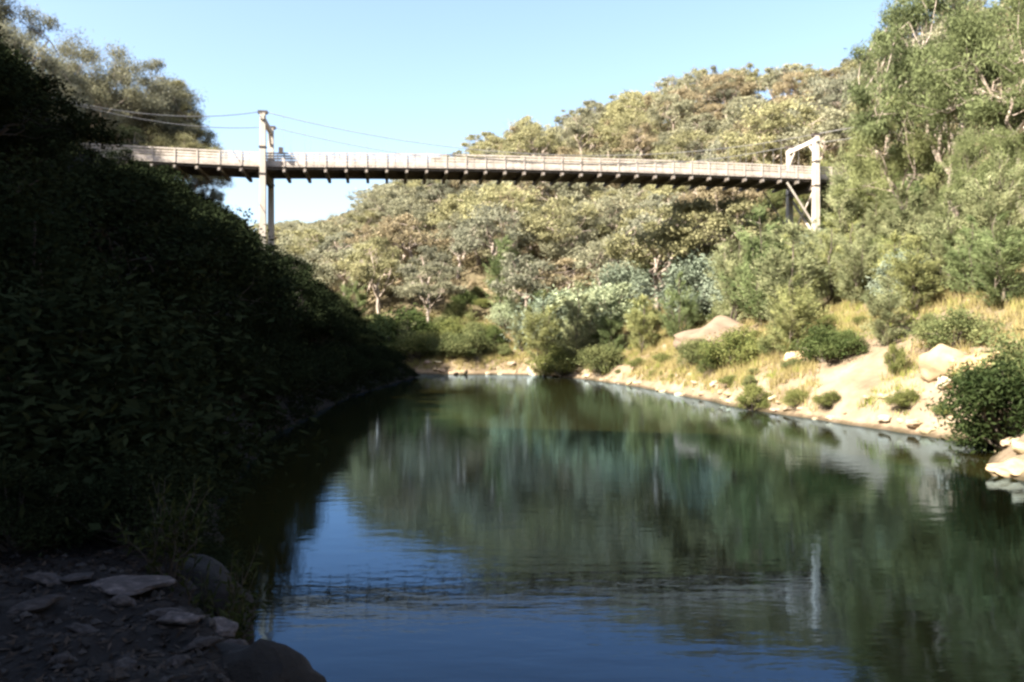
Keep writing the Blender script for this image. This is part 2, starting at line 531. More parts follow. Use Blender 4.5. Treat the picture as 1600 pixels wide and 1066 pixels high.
# towers
def tower(s, tops, dark_side):
    x0, y0 = bridge_xy(s, 0); x1, y1 = bridge_xy(s, BW)
    vn, vf = -.42, BW + .42
    for v in (vn, vf):
        gx_, gy_ = bridge_xy(s, v)
        zb = ground_z(gx_, gy_) - Z0 - .8
        mb = MB()
        mb.bar((s, v, zb), (s, v, tops), .66, .6, (1, 0, 0), .52, .46)
        post = mb.build('tower_post', M_TIMBER_POST, bridge)
        mb = MB(); mb.bar((s - .42, v, tops + .10), (s + .42, v, tops + .10), .46, .26)
        mb.build('cable_saddle', M_IRON, post)
        for k in (0, 1):                                    # iron straps
            zz = deck_z(s) + (1.5 if k else -.9)
            mb = MB(); mb.bar((s, v, zz), (s, v, zz + .12), .68, .64, (1, 0, 0)); mb.build('iron_strap', M_IRON, post)
    zt = tops - .42
    mb = MB(); mb.bar((s, vn - .5, zt), (s, vf + .5, zt), .34, .40); mb.build('portal_beam', M_TIMBER_POST, bridge)
    mb = MB(); mb.bar((s, vn, deck_z(s) - .95), (s, vf, deck_z(s) - .95), .36, .42); mb.build('bearing_beam', M_BEAM, bridge)
    for sg in (0, 1):                                        # knee braces of the portal
        va = vn if sg == 0 else vf; vb = va + (1.3 if sg == 0 else -1.3)
        mb = MB(); mb.bar((s, va, zt - 1.5), (s, vb, zt - .15), .16, .2); mb.build('knee_brace', M_TIMBER_POST, bridge)
    zlow = ground_z(x1, y1) - Z0 + .6
    zhigh = deck_z(s) - 1.2
    for k in (0, 1) if s > 1 else ():                        # cross bracing below the deck
        va, vb = (vn, vf) if k else (vf, vn)
        mb = MB(); mb.bar((s + (.16 if k else -.16), va, zlow + .2), (s + (.16 if k else -.16), vb, zhigh), .13, .22); mb.build('cross_brace', M_TIMBER_POST, bridge)
TL = TOWER_TOP - Z0; TR = 24.35 - Z0
tower(0.0, TL, True)
tower(BL, TR, True)
# raking struts beside the far tower
for v in (-.3, BW + .3):
    mb = MB(); mb.bar((BL - 3.0, v, deck_z(BL - 3) - .6), (BL - .2, v, deck_z(BL) - 4.6), .13, .16); mb.build('raking_strut', M_TIMBER_POST, bridge)
# small iron box beside the near tower
mb = MB(); mb.bar((1.55, -.30, deck_z(1.5) + 1.0), (1.55, -.30, deck_z(1.5) + 1.55), .5, .34, (1, 0, 0)); mb.build('cable_clamp_box', M_IRON, bridge)
# cables and hangers
def cable_z(s):
    q = s / BL
    zm = deck_z(BL / 2) + 1.25
    zl = (TL + .2) * (1 - q) + (TR + .2) * q
    sag = (TL + TR) / 2 + .2 - zm
    return zl - sag * 4 * q * (1 - q)
for v in (-.42, BW + .42):
    mb = MB(); mb.tube([(s_, v, cable_z(s_)) for s_ in np.linspace(0, BL, 60)], .034, 6); mb.build('main_cable', M_STEEL, bridge, smooth=True)
    for s in S_MAIN[1:-1]:
        if cable_z(s) - deck_z(s) > 1.3:
            mb = MB(); mb.tube([(s, v, deck_z(s) - .5), (s, v, cable_z(s))], .012, 5); mb.build('hanger_rod', M_STEEL, bridge)
    # back stays
    ca, sa = math.cos(BANG), math.sin(BANG)
    def loc(p):
        d = np.array(p[:2]) - A
        return (d[0] * ca + d[1] * sa, -d[0] * sa + d[1] * ca, p[2] - Z0)
    q = np.array([-24.0 - .2 * v, 62 + v, 0]);
    e = at(60, 148, 56 + .8 * v)
    P0 = np.array([0, v, TL + .2]); P1 = np.array(loc(e))
    pts = [P0 + (P1 - P0) * t - np.array([0, 0, .9 * 4 * t * (1 - t)]) for t in np.linspace(0, 1, 14)]
    mb = MB(); mb.tube(pts, .034, 6); mb.build('back_stay', M_STEEL, bridge, smooth=True)
    P0 = np.array([BL, v, TR + .2]); xx, yy = bridge_xy(BL + 24, v); P1 = np.array([BL + 24, v, ground_z(xx, yy) - Z0])
    mb = MB(); mb.tube([P0, (P0 + P1) / 2 - np.array([0, 0, .2]), P1], .034, 6); mb.build('back_stay', M_STEEL, bridge, smooth=True)

# ------------------------------------------------------------------ plant prototypes
def leaf_quads(C, A_, Bv):
    """rhombic leaves: centres, half length vectors, half width vectors"""
    n = len(C)
    V = np.empty((n, 4, 3))
    V[:, 0] = C - A_; V[:, 1] = C + Bv - A_ * .1; V[:, 2] = C + A_; V[:, 3] = C - Bv - A_ * .1
    return V.reshape(-1, 3), np.arange(n * 4).reshape(n, 4)
def unit(v): return v / (np.linalg.norm(v, axis=-1, keepdims=True) + 1e-9)

def clump_leaves(rng, centers, radii, n_each, ll, lw, flat=.65, droop=.6, dirs=None, shell=.35):
    C = []; T = []; AX = []
    for i, (c, r) in enumerate(zip(centers, radii)):
        n = max(8, int(n_each * rng.uniform(.7, 1.3)))
        p = np.clip(rng.normal(size=(n, 3)) * .47, -1.2, 1.2) * r
        p[:, 2] *= flat
        if dirs is not None:
            u = dirs[i]
            along = p @ u
            p = p + np.outer(along, u) * .9
        C.append(c + p)
        base = rng.uniform(.2, .8)
        T.append(np.clip(base + rng.normal(0, .2, n), 0, 1))
        ax = unit(rng.normal(size=(n, 3)))
        if dirs is not None:
            ax = unit(ax * .55 + dirs[i] * 1.0)
        ax = unit(ax + np.array([0, 0, -droop]) * rng.uniform(.3, 1.2, (n, 1)))
        AX.append(ax)
    C = np.concatenate(C); T = np.concatenate(T); AX = np.concatenate(AX)
    n = len(C)
    w = unit(np.cross(AX, unit(rng.normal(size=(n, 3)))))
    L = ll * rng.uniform(.6, 1.35, (n, 1)) * .5
    W = lw * rng.uniform(.6, 1.35, (n, 1)) * .5
    V, F = leaf_quads(C, AX * L, w * W)
    return V, F, T

def bent(rng, a, b, k=5, amp=.06):
    a = np.array(a, float); b = np.array(b, float)
    L = np.linalg.norm(b - a)
    P = [a + (b - a) * t for t in np.linspace(0, 1, k)]
    for i in range(1, k - 1):
        P[i] = P[i] + rng.normal(size=3) * L * amp
    return np.array(P)

def gum(name, seed, H, spread, ncl, nleaf, ll, lw, mat, bark, bare=.42, trunk_r=.22, crown_r=.30, lean=.08, flat=.82):
    rng = np.random.default_rng(seed)
    mb = MB()
    top = np.array([rng.normal() * H * lean, rng.normal() * H * lean, H * (bare + .12)])
    tr = bent(rng, (0, 0, -.6), top, 7, .025)
    mb.tube(tr, np.linspace(trunk_r, trunk_r * .55, 7) * np.array([1.35, 1.05, 1, 1, 1, 1, 1]), 7)
    nl = rng.integers(4, 7)
    limbs = []
    for i in range(nl):
        an = 2 * math.pi * (i + rng.uniform(-.3, .3)) / nl
        r = spread * rng.uniform(.25, .6)
        z = H * rng.uniform(bare + .2, .88)
        st = tr[rng.integers(4, 7)]
        en = np.array([top[0] + math.cos(an) * r, top[1] + math.sin(an) * r, z])
        P = bent(rng, st, en, 6, .07)
        mb.tube(P, np.linspace(trunk_r * .5, trunk_r * .2, 6), 6, cap=False)
        limbs.append(P)
    cs = []; rs = []
    for i in range(ncl):
        an = rng.uniform(0, 2 * math.pi); q = math.sqrt(rng.random())
        r = spread * q * rng.uniform(.75, 1.1)
        zt = H * (bare + (1 - bare) * math.sqrt(max(0, 1 - (q * .93) ** 2)))
        zlo = H * (bare + .02)
        z = zlo + (zt - zlo) * rng.uniform(.1, 1) ** .6
        c = np.array([top[0] + math.cos(an) * r, top[1] + math.sin(an) * r, z])
        cr = spread * crown_r * rng.uniform(.6, 1.25)
        c[2] = min(c[2], H - cr * flat)
        cs.append(c); rs.append(cr)
        lb = min(limbs, key=lambda P: np.linalg.norm(P[-2] - c))
        st = lb[rng.integers(2, 6)]
        P = bent(rng, st, c, 4, .08)
        mb.tube(P, np.linspace(trunk_r * .2, trunk_r * .05, 4), 5, cap=False)
    V, F, T = clump_leaves(rng, cs, rs, nleaf, ll, lw, flat, .9)
    return mb.mesh(name + '_trunk', bark, smooth=True), mesh_raw(name + '_crown', V, F, mat, T)

def she_oak(name, seed, H, spread, nbr, nleaf, ll, lw, mat, bark):
    rng = np.random.default_rng(seed)
    mb = MB()
    cs = []; rs = []; ds = []
    nlead = int(rng.integers(3, 5))
    for q in range(nlead):
        a0 = 2 * math.pi * (q + rng.uniform(-.2, .2)) / nlead
        hq = H * (1.0 if q == 0 else rng.uniform(.6, .88))
        off = spread * (rng.uniform(.0, .12) if q == 0 else rng.uniform(.3, .6))
        tr = bent(rng, (rng.normal() * .1, rng.normal() * .1, -.5), (math.cos(a0) * off, math.sin(a0) * off, hq * .97), 8, .02)
        tr[4:, 0] += math.cos(a0) * off * .1
        mb.tube(tr, np.linspace(.15 if q == 0 else .09, .02, 8), 6)
        sp = spread * (.78 if q == 0 else .62)
        for i in range(nbr // nlead):
            f = .08 + .92 * rng.random() ** .85
            an = rng.uniform(0, 2 * math.pi)
            prof = (1 - f ** 1.8) ** .6 * (.65 + .35 * min(1, f / .22)) + .10
            r = sp * prof * rng.uniform(.45, 1.2)
            zz = f * hq * .97
            st = np.array([np.interp(zz, tr[:, 2], tr[:, 0]), np.interp(zz, tr[:, 2], tr[:, 1]), max(.3, zz - r * .6)])
            en = st + np.array([math.cos(an) * r, math.sin(an) * r, r * rng.uniform(.5, 1.3)])
            en[2] = min(en[2], hq)
            mb.tube(bent(rng, st, en, 4, .07), np.linspace(.03, .008, 4), 4, cap=False)
            u = unit(en - st)
            for t in (.5, .8, 1.05):
                if rng.random() < .85:
                    cs.append(st + (en - st) * t); rs.append(spread * .155 * rng.uniform(.6, 1.4)); ds.append(unit(u * .8 + np.array([0, 0, .3])))
    V, F, T = clump_leaves(rng, cs, rs, nleaf, ll, lw, .9, .5, ds)
    return mb.mesh(name + '_trunk', bark, smooth=True), mesh_raw(name + '_crown', V, F, mat, T)

def shrub(name, seed, H, spread, ncl, nleaf, ll, lw, mat, bark, flat=.8):
    rng = np.random.default_rng(seed)
    mb = MB()
    cs = []; rs = []
    for i in range(ncl):
        d = unit(rng.normal(size=3)); d[2] = abs(d[2])
        k = rng.uniform(.35, .85)
        c = np.array([d[0] * spread * k, d[1] * spread * k, H * (.12 + .70 * d[2] * rng.uniform(.5, 1))])
        cs.append(c); rs.append(min(spread, H) * rng.uniform(.22, .4))
        mb.tube(bent(rng, (rng.normal() * .08, rng.normal() * .08, -.25), c, 4, .06), np.linspace(.05, .012, 4) * max(.6, H / 3), 5, cap=False)
    V, F, T = clump_leaves(rng, cs, rs, nleaf, ll, lw, flat, .3)
    V[:, 2] = np.maximum(V[:, 2], -.1)
    return mb.mesh(name + '_stem', bark, smooth=True), mesh_raw(name + '_foliage', V, F, mat, T)

# (trunk mesh, crown mesh, height, half width, part names)
PROTO = {}
for i, (sd, H, sp, nc) in enumerate([(1, 11, 4.4, 40), (2, 12, 4.0, 36), (3, 10, 4.6, 42), (4, 12.5, 4.2, 38), (5, 10.5, 3.8, 34)]):
    PROTO['hillgum%d' % i] = gum('gum', sd, H, sp, nc, 150, .40, .15, M_GUM, M_BARK, bare=.38, crown_r=.23, trunk_r=.27, flat=.7) + (H, sp, 'trunk', 'crown')
for i, (sd, H, sp, nc) in enumerate([(21, 16, 6.0, 78), (22, 18, 5.6, 76), (23, 15, 6.4, 80)]):
    PROTO['neargum%d' % i] = gum('gum', sd, H, sp, nc, 430, .36, .065, M_GUM, M_BARK, bare=.28, crown_r=.19, trunk_r=.24, flat=.8) + (H, sp, 'trunk', 'crown')
for i, (sd, H, sp, nb) in enumerate([(31, 10, 2.7, 74), (32, 11, 3.0, 80), (33, 9, 2.8, 72)]):
    PROTO['oak%d' % i] = she_oak('she_oak', sd, H, sp, nb, 66, .40, .055, M_OAK, M_BARKDARK) + (H, sp, 'trunk', 'crown')
for i, (sd, H, sp, nc) in enumerate([(41, 3.0, 1.9, 34), (42, 2.6, 2.1, 34), (43, 3.4, 1.7, 34)]):
    PROTO['shrub%d' % i] = shrub('shrub', sd, H, sp, nc, 240, .16, .06, M_SHRUB, M_BARKDARK) + (H, sp, 'stem', 'foliage')
for i, (sd, H, sp, nc) in enumerate([(51, 5.0, 2.8, 30), (52, 4.4, 3.0, 30)]):
    PROTO['silver%d' % i] = shrub('silver', sd, H, sp, nc, 230, .24, .08, M_SILVER, M_BARKDARK) + (H, sp, 'stem', 'foliage')

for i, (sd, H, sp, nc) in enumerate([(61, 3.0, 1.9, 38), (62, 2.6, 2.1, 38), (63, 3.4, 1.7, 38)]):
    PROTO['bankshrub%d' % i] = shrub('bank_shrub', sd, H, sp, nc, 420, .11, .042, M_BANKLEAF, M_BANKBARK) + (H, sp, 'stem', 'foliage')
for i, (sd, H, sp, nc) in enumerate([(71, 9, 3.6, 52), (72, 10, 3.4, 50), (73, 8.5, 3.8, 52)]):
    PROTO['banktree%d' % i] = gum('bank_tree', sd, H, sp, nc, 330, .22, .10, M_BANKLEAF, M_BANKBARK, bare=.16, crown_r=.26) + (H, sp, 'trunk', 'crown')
PLANTS = []      # dicts
def put(kind, var, x, y, H, tint, zone, wide=1.0, label=None, rz=None, name=None, cat=None, group=None, trunk_tint=(1, 1, 1)):
    PLANTS.append(dict(kind=kind, var=var, x=x, y=y, H=H, tint=tint, zone=zone, wide=wide, label=label, rz=rz, name=name, cat=cat, group=group, tt=trunk_tint))
def put_px(kind, var, px, ytop, D, tint, label, wide=1.0, name=None, cat=None, group=None, zone='named', **k):
    x = (px - 800) * D / FPX
    H = CAM_H + (HORIZON - ytop) * D / FPX - ground_z(x, D)
    put(kind, var, x, D, max(H, .8), tint, zone, wide, label, None, name, cat, group, **k)

TINTS = {'olive': (1, 1, 1), 'yellowish': (1.10, 1.07, .86), 'brownish': (1.12, .96, .9), 'greyish': (.90, .92, .98), 'dark green': (.62, .72, .6), 'pale': (1.4, 1.35, 1.15)}

# --- named plants of the sunlit bank and of the far shore
PX = put_px
# tall trees crowding the slope past the bridge end
PX('neargum', 0, 1432, 135, 64, (.76, .84, .56), 'big spreading yellow-green gum just beside the far bridge tower, dark hollow under its crown', .8)
PX('neargum', 1, 1520, -60, 60, (.50, .60, .42), 'tallest olive gum of the sunlit bank, cut off by the upper picture edge', .95)
PX('neargum', 2, 1600, -30, 54, (.52, .62, .42), 'tall gum in the upper corner over the sunlit bank, cut off by the picture side', 1.0)
PX('neargum', 2, 1540, 200, 50, (.62, .72, .48), 'yellow-green gum below the tallest gum, close to the picture side', .85)
PX('oak', 0, 1480, 300, 48, TINTS['olive'], 'tall feathery she-oak in the middle of the sunlit bank thicket', 1.35)
PX('oak', 1, 1560, 330, 42, TINTS['dark green'], 'dark feathery she-oak nearest the picture side above the boulders', 1.5)
PX('oak', 2, 1430, 365, 47, TINTS['yellowish'], 'bright feathery she-oak behind the cream boulder of the bank', 1.2)
PX('oak', 2, 1318, 232, 77, TINTS['olive'], 'olive she-oak crowding up beside the far tower, reaching the deck', .75)
PX('oak', 1, 1335, 345, 56, TINTS['olive'], 'she-oak directly below the big spreading gum', 1.25)
PX('oak', 0, 1300, 345, 60, TINTS['yellowish'], 'bright she-oak directly in front of the far tower post', 1.2)
PX('oak', 2, 1236, 345, 58, TINTS['olive'], 'slim she-oak beneath the end of the deck', 1.2)
PX('oak', 0, 1190, 322, 64, TINTS['dark green'], 'dark she-oak standing second from the far tower under the deck', 1.1)
PX('oak', 1, 1150, 345, 68, TINTS['olive'], 'she-oak beside the big silver wattle under the deck', 1.0)
PX('oak', 2, 1385, 430, 45, TINTS['olive'], 'short she-oak above the dark green bush of the bank', 1.2)
PX('oak', 1, 1240, 425, 52, TINTS['yellowish'], 'low bright she-oak behind the dark green bush', 1.4)
PX('oak', 0, 1060, 425, 78, TINTS['dark green'], 'narrow dark she-oak behind the rounded rock outcrop', 1.0)
PX('oak', 2, 1005, 460, 82, TINTS['yellowish'], 'yellowish she-oak between the bank grass and the silver wattles', 1.2)
PX('oak', 0, 905, 440, 92, TINTS['olive'], 'green she-oak hanging over the far end of the pool', 1.2)
PX('oak', 1, 850, 452, 97, TINTS['yellowish'], 'tall soft she-oak at the waterside behind the lone shore boulder', 1.1)
PX('oak', 2, 955, 470, 88, TINTS['dark green'], 'small dark she-oak at the far corner of the pool', 1.1)
PX('oak', 1, 815, 475, 104, TINTS['olive'], 'she-oak above the bright shingle bar at the pool end', 1.1)
PX('oak', 0, 735, 480, 112, TINTS['yellowish'], 'pale she-oak behind the shingle bar, over the creek mouth', 1.3)
PX('oak', 2, 786, 368, 116, TINTS['dark green'], 'lone blue-green conical tree among the gums below mid-span', .9)
PX('oak', 0, 552, 425, 128, TINTS['dark green'], 'dark pointed she-oak in the far valley by the shaded bank', 1.0)
PX('silver', 0, 1095, 362, 84, TINTS['olive'], 'large silver wattle below the deck, beside dark hollow', 1.35)
PX('silver', 1, 1135, 395, 80, TINTS['olive'], 'lower silver wattle touching the large one under the deck', 1.0)
PX('silver', 1, 975, 388, 104, TINTS['olive'], 'silver wattle highest up the slope under mid-span', 1.0)
PX('silver', 0, 930, 412, 98, TINTS['pale'], 'bright silver wattle arching over dark shade at the pool end', 1.5)
PX('silver', 1, 880, 428, 102, TINTS['olive'], 'blue-grey wattle behind the waterside she-oaks', 1.3)
PX('silver', 0, 792, 455, 112, TINTS['pale'], 'small whitish wattle above the shingle bar', 1.2)
PX('shrub', 0, 655, 505, 106, TINTS['yellowish'], 'round yellow-green bush at the water where the shaded bank ends', 1.5)
PX('shrub', 1, 622, 470, 112, TINTS['dark green'], 'dark green bush over the round yellow-green one by the creek', 1.5)
PX('shrub', 2, 590, 480, 118, TINTS['olive'], 'green bush tucked against the shaded bank in the far valley', 1.6)
PX('shrub', 0, 1112, 543, 59, TINTS['dark green'], 'small round dark bush alone in the dry bank grass', .95)
PX('shrub', 1, 1292, 498, 47, TINTS['dark green'], 'broad dark green bush in the middle of the sunlit bank', 1.25)
PX('shrub', 2, 1328, 505, 46, TINTS['dark green'], 'dark bush leaning against the broad bush of the bank', 1.1)
PX('shrub', 0, 1085, 515, 64, TINTS['olive'], 'low green bush at the foot of the rounded rock outcrop', 1.0)
PX('shrub', 2, 1400, 525, 41, TINTS['yellowish'], 'yellowish bush in front of the cream boulder', .7)
PX('shrub', 0, 1575, 525, 29.5, (.24, .31, .26), 'dark overhanging bush at the waterline, biggest of the near bank', 1.2)
PX('shrub', 1, 1600, 500, 32, TINTS['olive'], 'bush above the overhanging one at the picture side', 1.1)
PX('shrub', 2, 1545, 640, 30.6, (.24, .31, .26), 'dark sprawling bush touching the water under the overhanging bush', 1.5)
PX('shrub', 1, 1500, 470, 40, TINTS['olive'], 'green bush crowning the cream boulder', 1.2)
PX('shrub', 2, 1180, 590, 48, TINTS['yellowish'], 'yellow-green bush low on the bank near the waterline', 1.2)
PX('shrub', 0, 1245, 600, 45, TINTS['yellowish'], 'low yellow-green bush by the water, below the broad dark bush', 1.3)
PX('shrub', 1, 1150, 500, 58, TINTS['yellowish'], 'bush capping the shoulder of the rounded rock outcrop', 1.2)
PX('shrub', 2, 1215, 500, 54, TINTS['olive'], 'green bush between rock outcrop and broad dark bush', 1.2)
PX('shrub', 0, 940, 525, 84, TINTS['olive'], 'green waterside bush at the far corner of the pool', 1.3)
PX('shrub', 1, 880, 530, 93, TINTS['yellowish'], 'soft green bush on the shore behind the lone boulder', 1.3)
PX('shrub', 2, 1455, 480, 43, TINTS['olive'], 'green bush behind the cream boulder, under the she-oaks', 1.2)

# --- skyline and silhouette limits, in photo pixels
SKY_R = np.array([(430, 352), (500, 350), (560, 335), (590, 292), (640, 262), (690, 240), (760, 208), (820, 180), (870, 188), (900, 172), (990, 140), (1050, 122), (1090, 100), (1150, 98), (1190, 92), (1260, 108), (1330, 92), (1380, 72), (1400, 20), (1650, -40)], float)
SIL_L = np.array([(-200, 0), (-60, 40), (0, 90), (30, 185), (100, 225), (200, 255), (250, 282), (300, 310), (345, 350), (400, 398), (450, 408), (500, 455), (560, 512), (620, 552), (650, 580)], float)
TARGETS = []
for s in (-14, -10, -6, -3, 0, 4, 10, 20, 30, 40, 50):
    for zz in (19.5, 21):
        TARGETS.append((*bridge_xy(s, 0), zz))
for zz in (13.5, 15.5, 17.5, 23.5):
    TARGETS.append((*bridge_xy(0, -.4), zz))
for x_, y_ in ((15, 25), (18, 33), (17.5, 38), (15, 47), (12, 72), (9, 86), (4, 99), (-4, 101)):
    TARGETS.append((x_, y_, .6))
SH = np.array([TO_SUN.x, TO_SUN.y]); SH /= np.linalg.norm(SH); TANE = math.tan(SUN_EL)
def sun_cap(x, y, r):
    """highest top a plant may have here without shading what the photograph shows in sun"""
    cap = 1e9
    for tx, ty, tz in TARGETS:
        d = np.array([x - tx, y - ty]); s_ = d @ SH; l_ = abs(d[0] * SH[1] - d[1] * SH[0])
        if s_ > 0 and l_ < r + .4:
            cap = min(cap, tz + (s_ - r * .7) * TANE)
    return cap

prng = np.random.default_rng(77)
class Taken:
    def __init__(s): s.a = np.zeros((4000, 3)); s.n = 0
    def append(s, t): s.a[s.n] = t; s.n += 1
taken = Taken()
def free(x, y, r):
    q = taken.a[:taken.n]
    return not np.any((x - q[:, 0]) ** 2 + (y - q[:, 1]) ** 2 <= (r + q[:, 2]) ** 2)
def candidates(PXv, Dv):
    X = (PXv - 800) * Dv / FPX
    dr_, sr_, _ = dist_poly(X, Dv, RB); dl_, sl_, _ = dist_poly(X, Dv, LB)
    dg_, sg_, _ = dist_poly(X, Dv, RIDGE); dg_ = np.where(sg_ > 0, dg_, -dg_)   # + on the river side of the ridge
    return list(zip(PXv.tolist(), Dv.tolist(), X.tolist(), terrain(X, Dv).tolist(), np.where(sr_ > 0, dr_, -dr_).tolist(), np.where(sl_ < 0, dl_, -dl_).tolist(), dg_.tolist()))
for P_ in PLANTS:
    taken.append((P_['x'], P_['y'], 1.2 if 'conical' not in P_['label'] else 5))
tint_names = ['olive', 'olive', 'yellowish', 'brownish', 'greyish', 'yellowish']
# hillside gums, beyond and above the pool
HILL = []
pxs = 440.0; ns = 0
while pxs < 1385:
    t_ = np.linspace(0, 1, 60)
    best = None
    for i in range(1, len(RIDGE) - 1):
        for q in t_:
            rx, ry, rz = RIDGE[i] + (RIDGE[i + 1] - RIDGE[i]) * q
            if ry < 60: continue
            e_ = abs(800 + rx / ry * FPX - pxs)
            if best is None or e_ < best[0]: best = (e_, rx, ry)
    D = best[2] - prng.uniform(2, 12); x = (pxs - 800) * D / FPX; z = ground_z(x, D)
    H = CAM_H + (HORIZON - np.interp(pxs, SKY_R[:, 0], SKY_R[:, 1]) - prng.uniform(-8, 12)) * D / FPX - z
    if 3 < H < 17:
        tn = tint_names[int(prng.integers(0, len(tint_names)))]
        put('hillgum', int(prng.integers(0, 5)), x, D, H, TINTS[tn], 'hill', prng.uniform(1.0, 1.3) * min(1.5, (10 / H) ** .5), group='gum trees on the sunlit hillside')
        PLANTS[-1]['tn'] = tn; taken.append((x, D, 2.4)); ns += 1
    pxs += prng.uniform(16, 30)
print('skyline', ns)
NC = 9000
CD = np.where(prng.random(NC) < .9, prng.uniform(86, 345, NC), prng.uniform(80, 100, NC))
for px, D, x, z, dr, dl, dg in candidates(prng.uniform(425, 1640, NC), CD):
    if dr < 9 or dg < 1.5: continue
    bx, by = project(x, D, z)
    # behind the ridge nothing shows
    if by < np.interp(px, SKY_R[:, 0], SKY_R[:, 1]) + 14: continue
    r = 2.0 + D * .0045
    if not free(x, D, r): continue
    var = int(prng.integers(0, 5))
    H = prng.uniform(8.5, 13.5)
    lim = np.interp(px, SKY_R[:, 0], SKY_R[:, 1]) + prng.uniform(-8, 26)
    top = CAM_H + (HORIZON - lim) * D / FPX
    H = min(H, top - z)
    if 1150 < px < 1460 and D < 104: continue
    if 430 < px < 1290 and D < 92:
        top = CAM_H + (HORIZON - 305) * D / FPX
        H = min(H, top - z)
    if H < 3.6: continue
    taken.append((x, D, r))
    HILL.append((x, D, H, var))
    tn = tint_names[int(prng.integers(0, len(tint_names)))]
    put('hillgum', var, x, D, H, TINTS[tn], 'hill', prng.uniform(1.1, 1.4) * min(1.6, (11 / H) ** .5), group='gum trees on the sunlit hillside')
    PLANTS[-1]['tn'] = tn
    if len(HILL) >= 285 - ns: break
print('hill gums', len(HILL))

# lit trees on top of the shaded bank, behind the bridge approach
for px, yt, D, var, tn, lab in [
        (45, -25, 72, 1, 'greyish', 'tall greyish gum in the upper corner over the shaded bank, sky showing through'),
        (-10, 20, 66, 0, 'greyish', 'greyish gum at the picture side beside the tall corner gum'),
        (135, 68, 84, 2, 'olive', 'sunlit gum next after the tall corner gum along the shaded bank top'),
        (205, 92, 88, 0, 'greyish', 'rounded sunlit gum midway along the top of the shaded bank'),
        (268, 135, 90, 1, 'yellowish', 'yellow-tinged gum over the bridge approach, next to the open sky'),
        (300, 215, 93, 2, 'olive', 'last gum of the shaded bank top before the tower and open sky'),
        (322, 270, 96, 0, 'olive', 'gum showing beneath the approach deck near the tower'),
        (90, 150, 78, 2, 'dark green', 'gum behind the back stays on the shaded bank top'),
        (180, 190, 82, 1, 'dark green', 'gum whose crown backs the approach railing')]:
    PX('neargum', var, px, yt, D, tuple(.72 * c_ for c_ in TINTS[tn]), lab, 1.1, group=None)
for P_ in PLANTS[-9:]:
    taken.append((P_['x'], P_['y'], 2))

CREST = np.array([(-80, -20), (0, -10), (60, 25), (90, 75), (150, 80), (205, 98), (260, 120), (290, 165), (330, 225), (350, 300)], float)
ncrest = 0
for px, D, x, z, dr, dl, dg in candidates(prng.uniform(-60, 345, 800), prng.uniform(78, 100, 800)):
    if dl < 20 or not free(x, D, 2.0): continue
    H = min(15, CAM_H + (HORIZON - np.interp(px, CREST[:, 0], CREST[:, 1]) - prng.uniform(5, 60)) * D / FPX - z)
    if H < 5: continue
    taken.append((x, D, 2.0))
    tn = ['greyish', 'olive', 'yellowish', 'olive'][int(prng.integers(0, 4))]
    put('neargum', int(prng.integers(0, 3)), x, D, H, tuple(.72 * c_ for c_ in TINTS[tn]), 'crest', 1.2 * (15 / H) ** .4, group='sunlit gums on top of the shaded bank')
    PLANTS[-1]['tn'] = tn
    ncrest += 1
    if ncrest >= 11: break
print('crest', ncrest)
# dark trees and bushes of the shaded bank
SHADE = 0
for px, D, x, z, dr, dl, dg in candidates(prng.uniform(-160, 660, NC), 7 + 93 * prng.random(NC) ** 1.15):
    if dl < .5 or dl > 34: continue
    if D < 9 and dl < 4.3: continue
    tree = dl > 2.2 and D > 18 and prng.random() < .8
    if not tree and dl < (1.4 if D > 30 else 2.3): continue
    r = (1.55 if tree else 1.0)
    if not free(x, D, r): continue
    H = prng.uniform(6, 10) if tree else prng.uniform(1.8, 3.6)
    lim = np.interp(px, SIL_L[:, 0], SIL_L[:, 1]) + prng.uniform(-16, 26)
    H = min(H, CAM_H + (HORIZON - lim) * D / FPX - z, sun_cap(x, D, 2.4 if tree else 1.4) - z)
    H = min(H, (dl + .8) * (2.4 if tree else 1.25))
    if H < (3.2 if tree else 1.0):
        if tree and H > 1.4: tree = False
        else: continue
    bx_, by_ = project(x, D, z)
    taken.append((x, D, r))
    if tree:
        put('banktree', int(prng.integers(0, 3)), x, D, H, (1, 1, 1), 'shade', 1.2 * min(1.6, (10 / H) ** .4), group='trees with shade-darkened leaves on the steep bank', trunk_tint=(.3, .3, .3))
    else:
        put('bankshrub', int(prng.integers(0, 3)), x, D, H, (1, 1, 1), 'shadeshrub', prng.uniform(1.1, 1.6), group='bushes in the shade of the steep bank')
    SHADE += 1
    if SHADE >= 290: break
print('shade plants', SHADE)

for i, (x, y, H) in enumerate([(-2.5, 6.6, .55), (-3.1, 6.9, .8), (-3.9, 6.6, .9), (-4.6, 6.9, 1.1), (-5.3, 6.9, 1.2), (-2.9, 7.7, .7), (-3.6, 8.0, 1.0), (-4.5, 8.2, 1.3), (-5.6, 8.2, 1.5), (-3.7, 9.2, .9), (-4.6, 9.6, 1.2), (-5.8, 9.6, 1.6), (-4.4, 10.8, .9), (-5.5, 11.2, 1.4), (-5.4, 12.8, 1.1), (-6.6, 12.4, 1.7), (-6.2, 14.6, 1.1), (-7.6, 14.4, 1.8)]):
    put('bankshrub', i % 3, x, y, H, (1, 1, 1), 'ledgeshrub', 1.35, group='bushes behind the ledge', rz=i * 1.7)
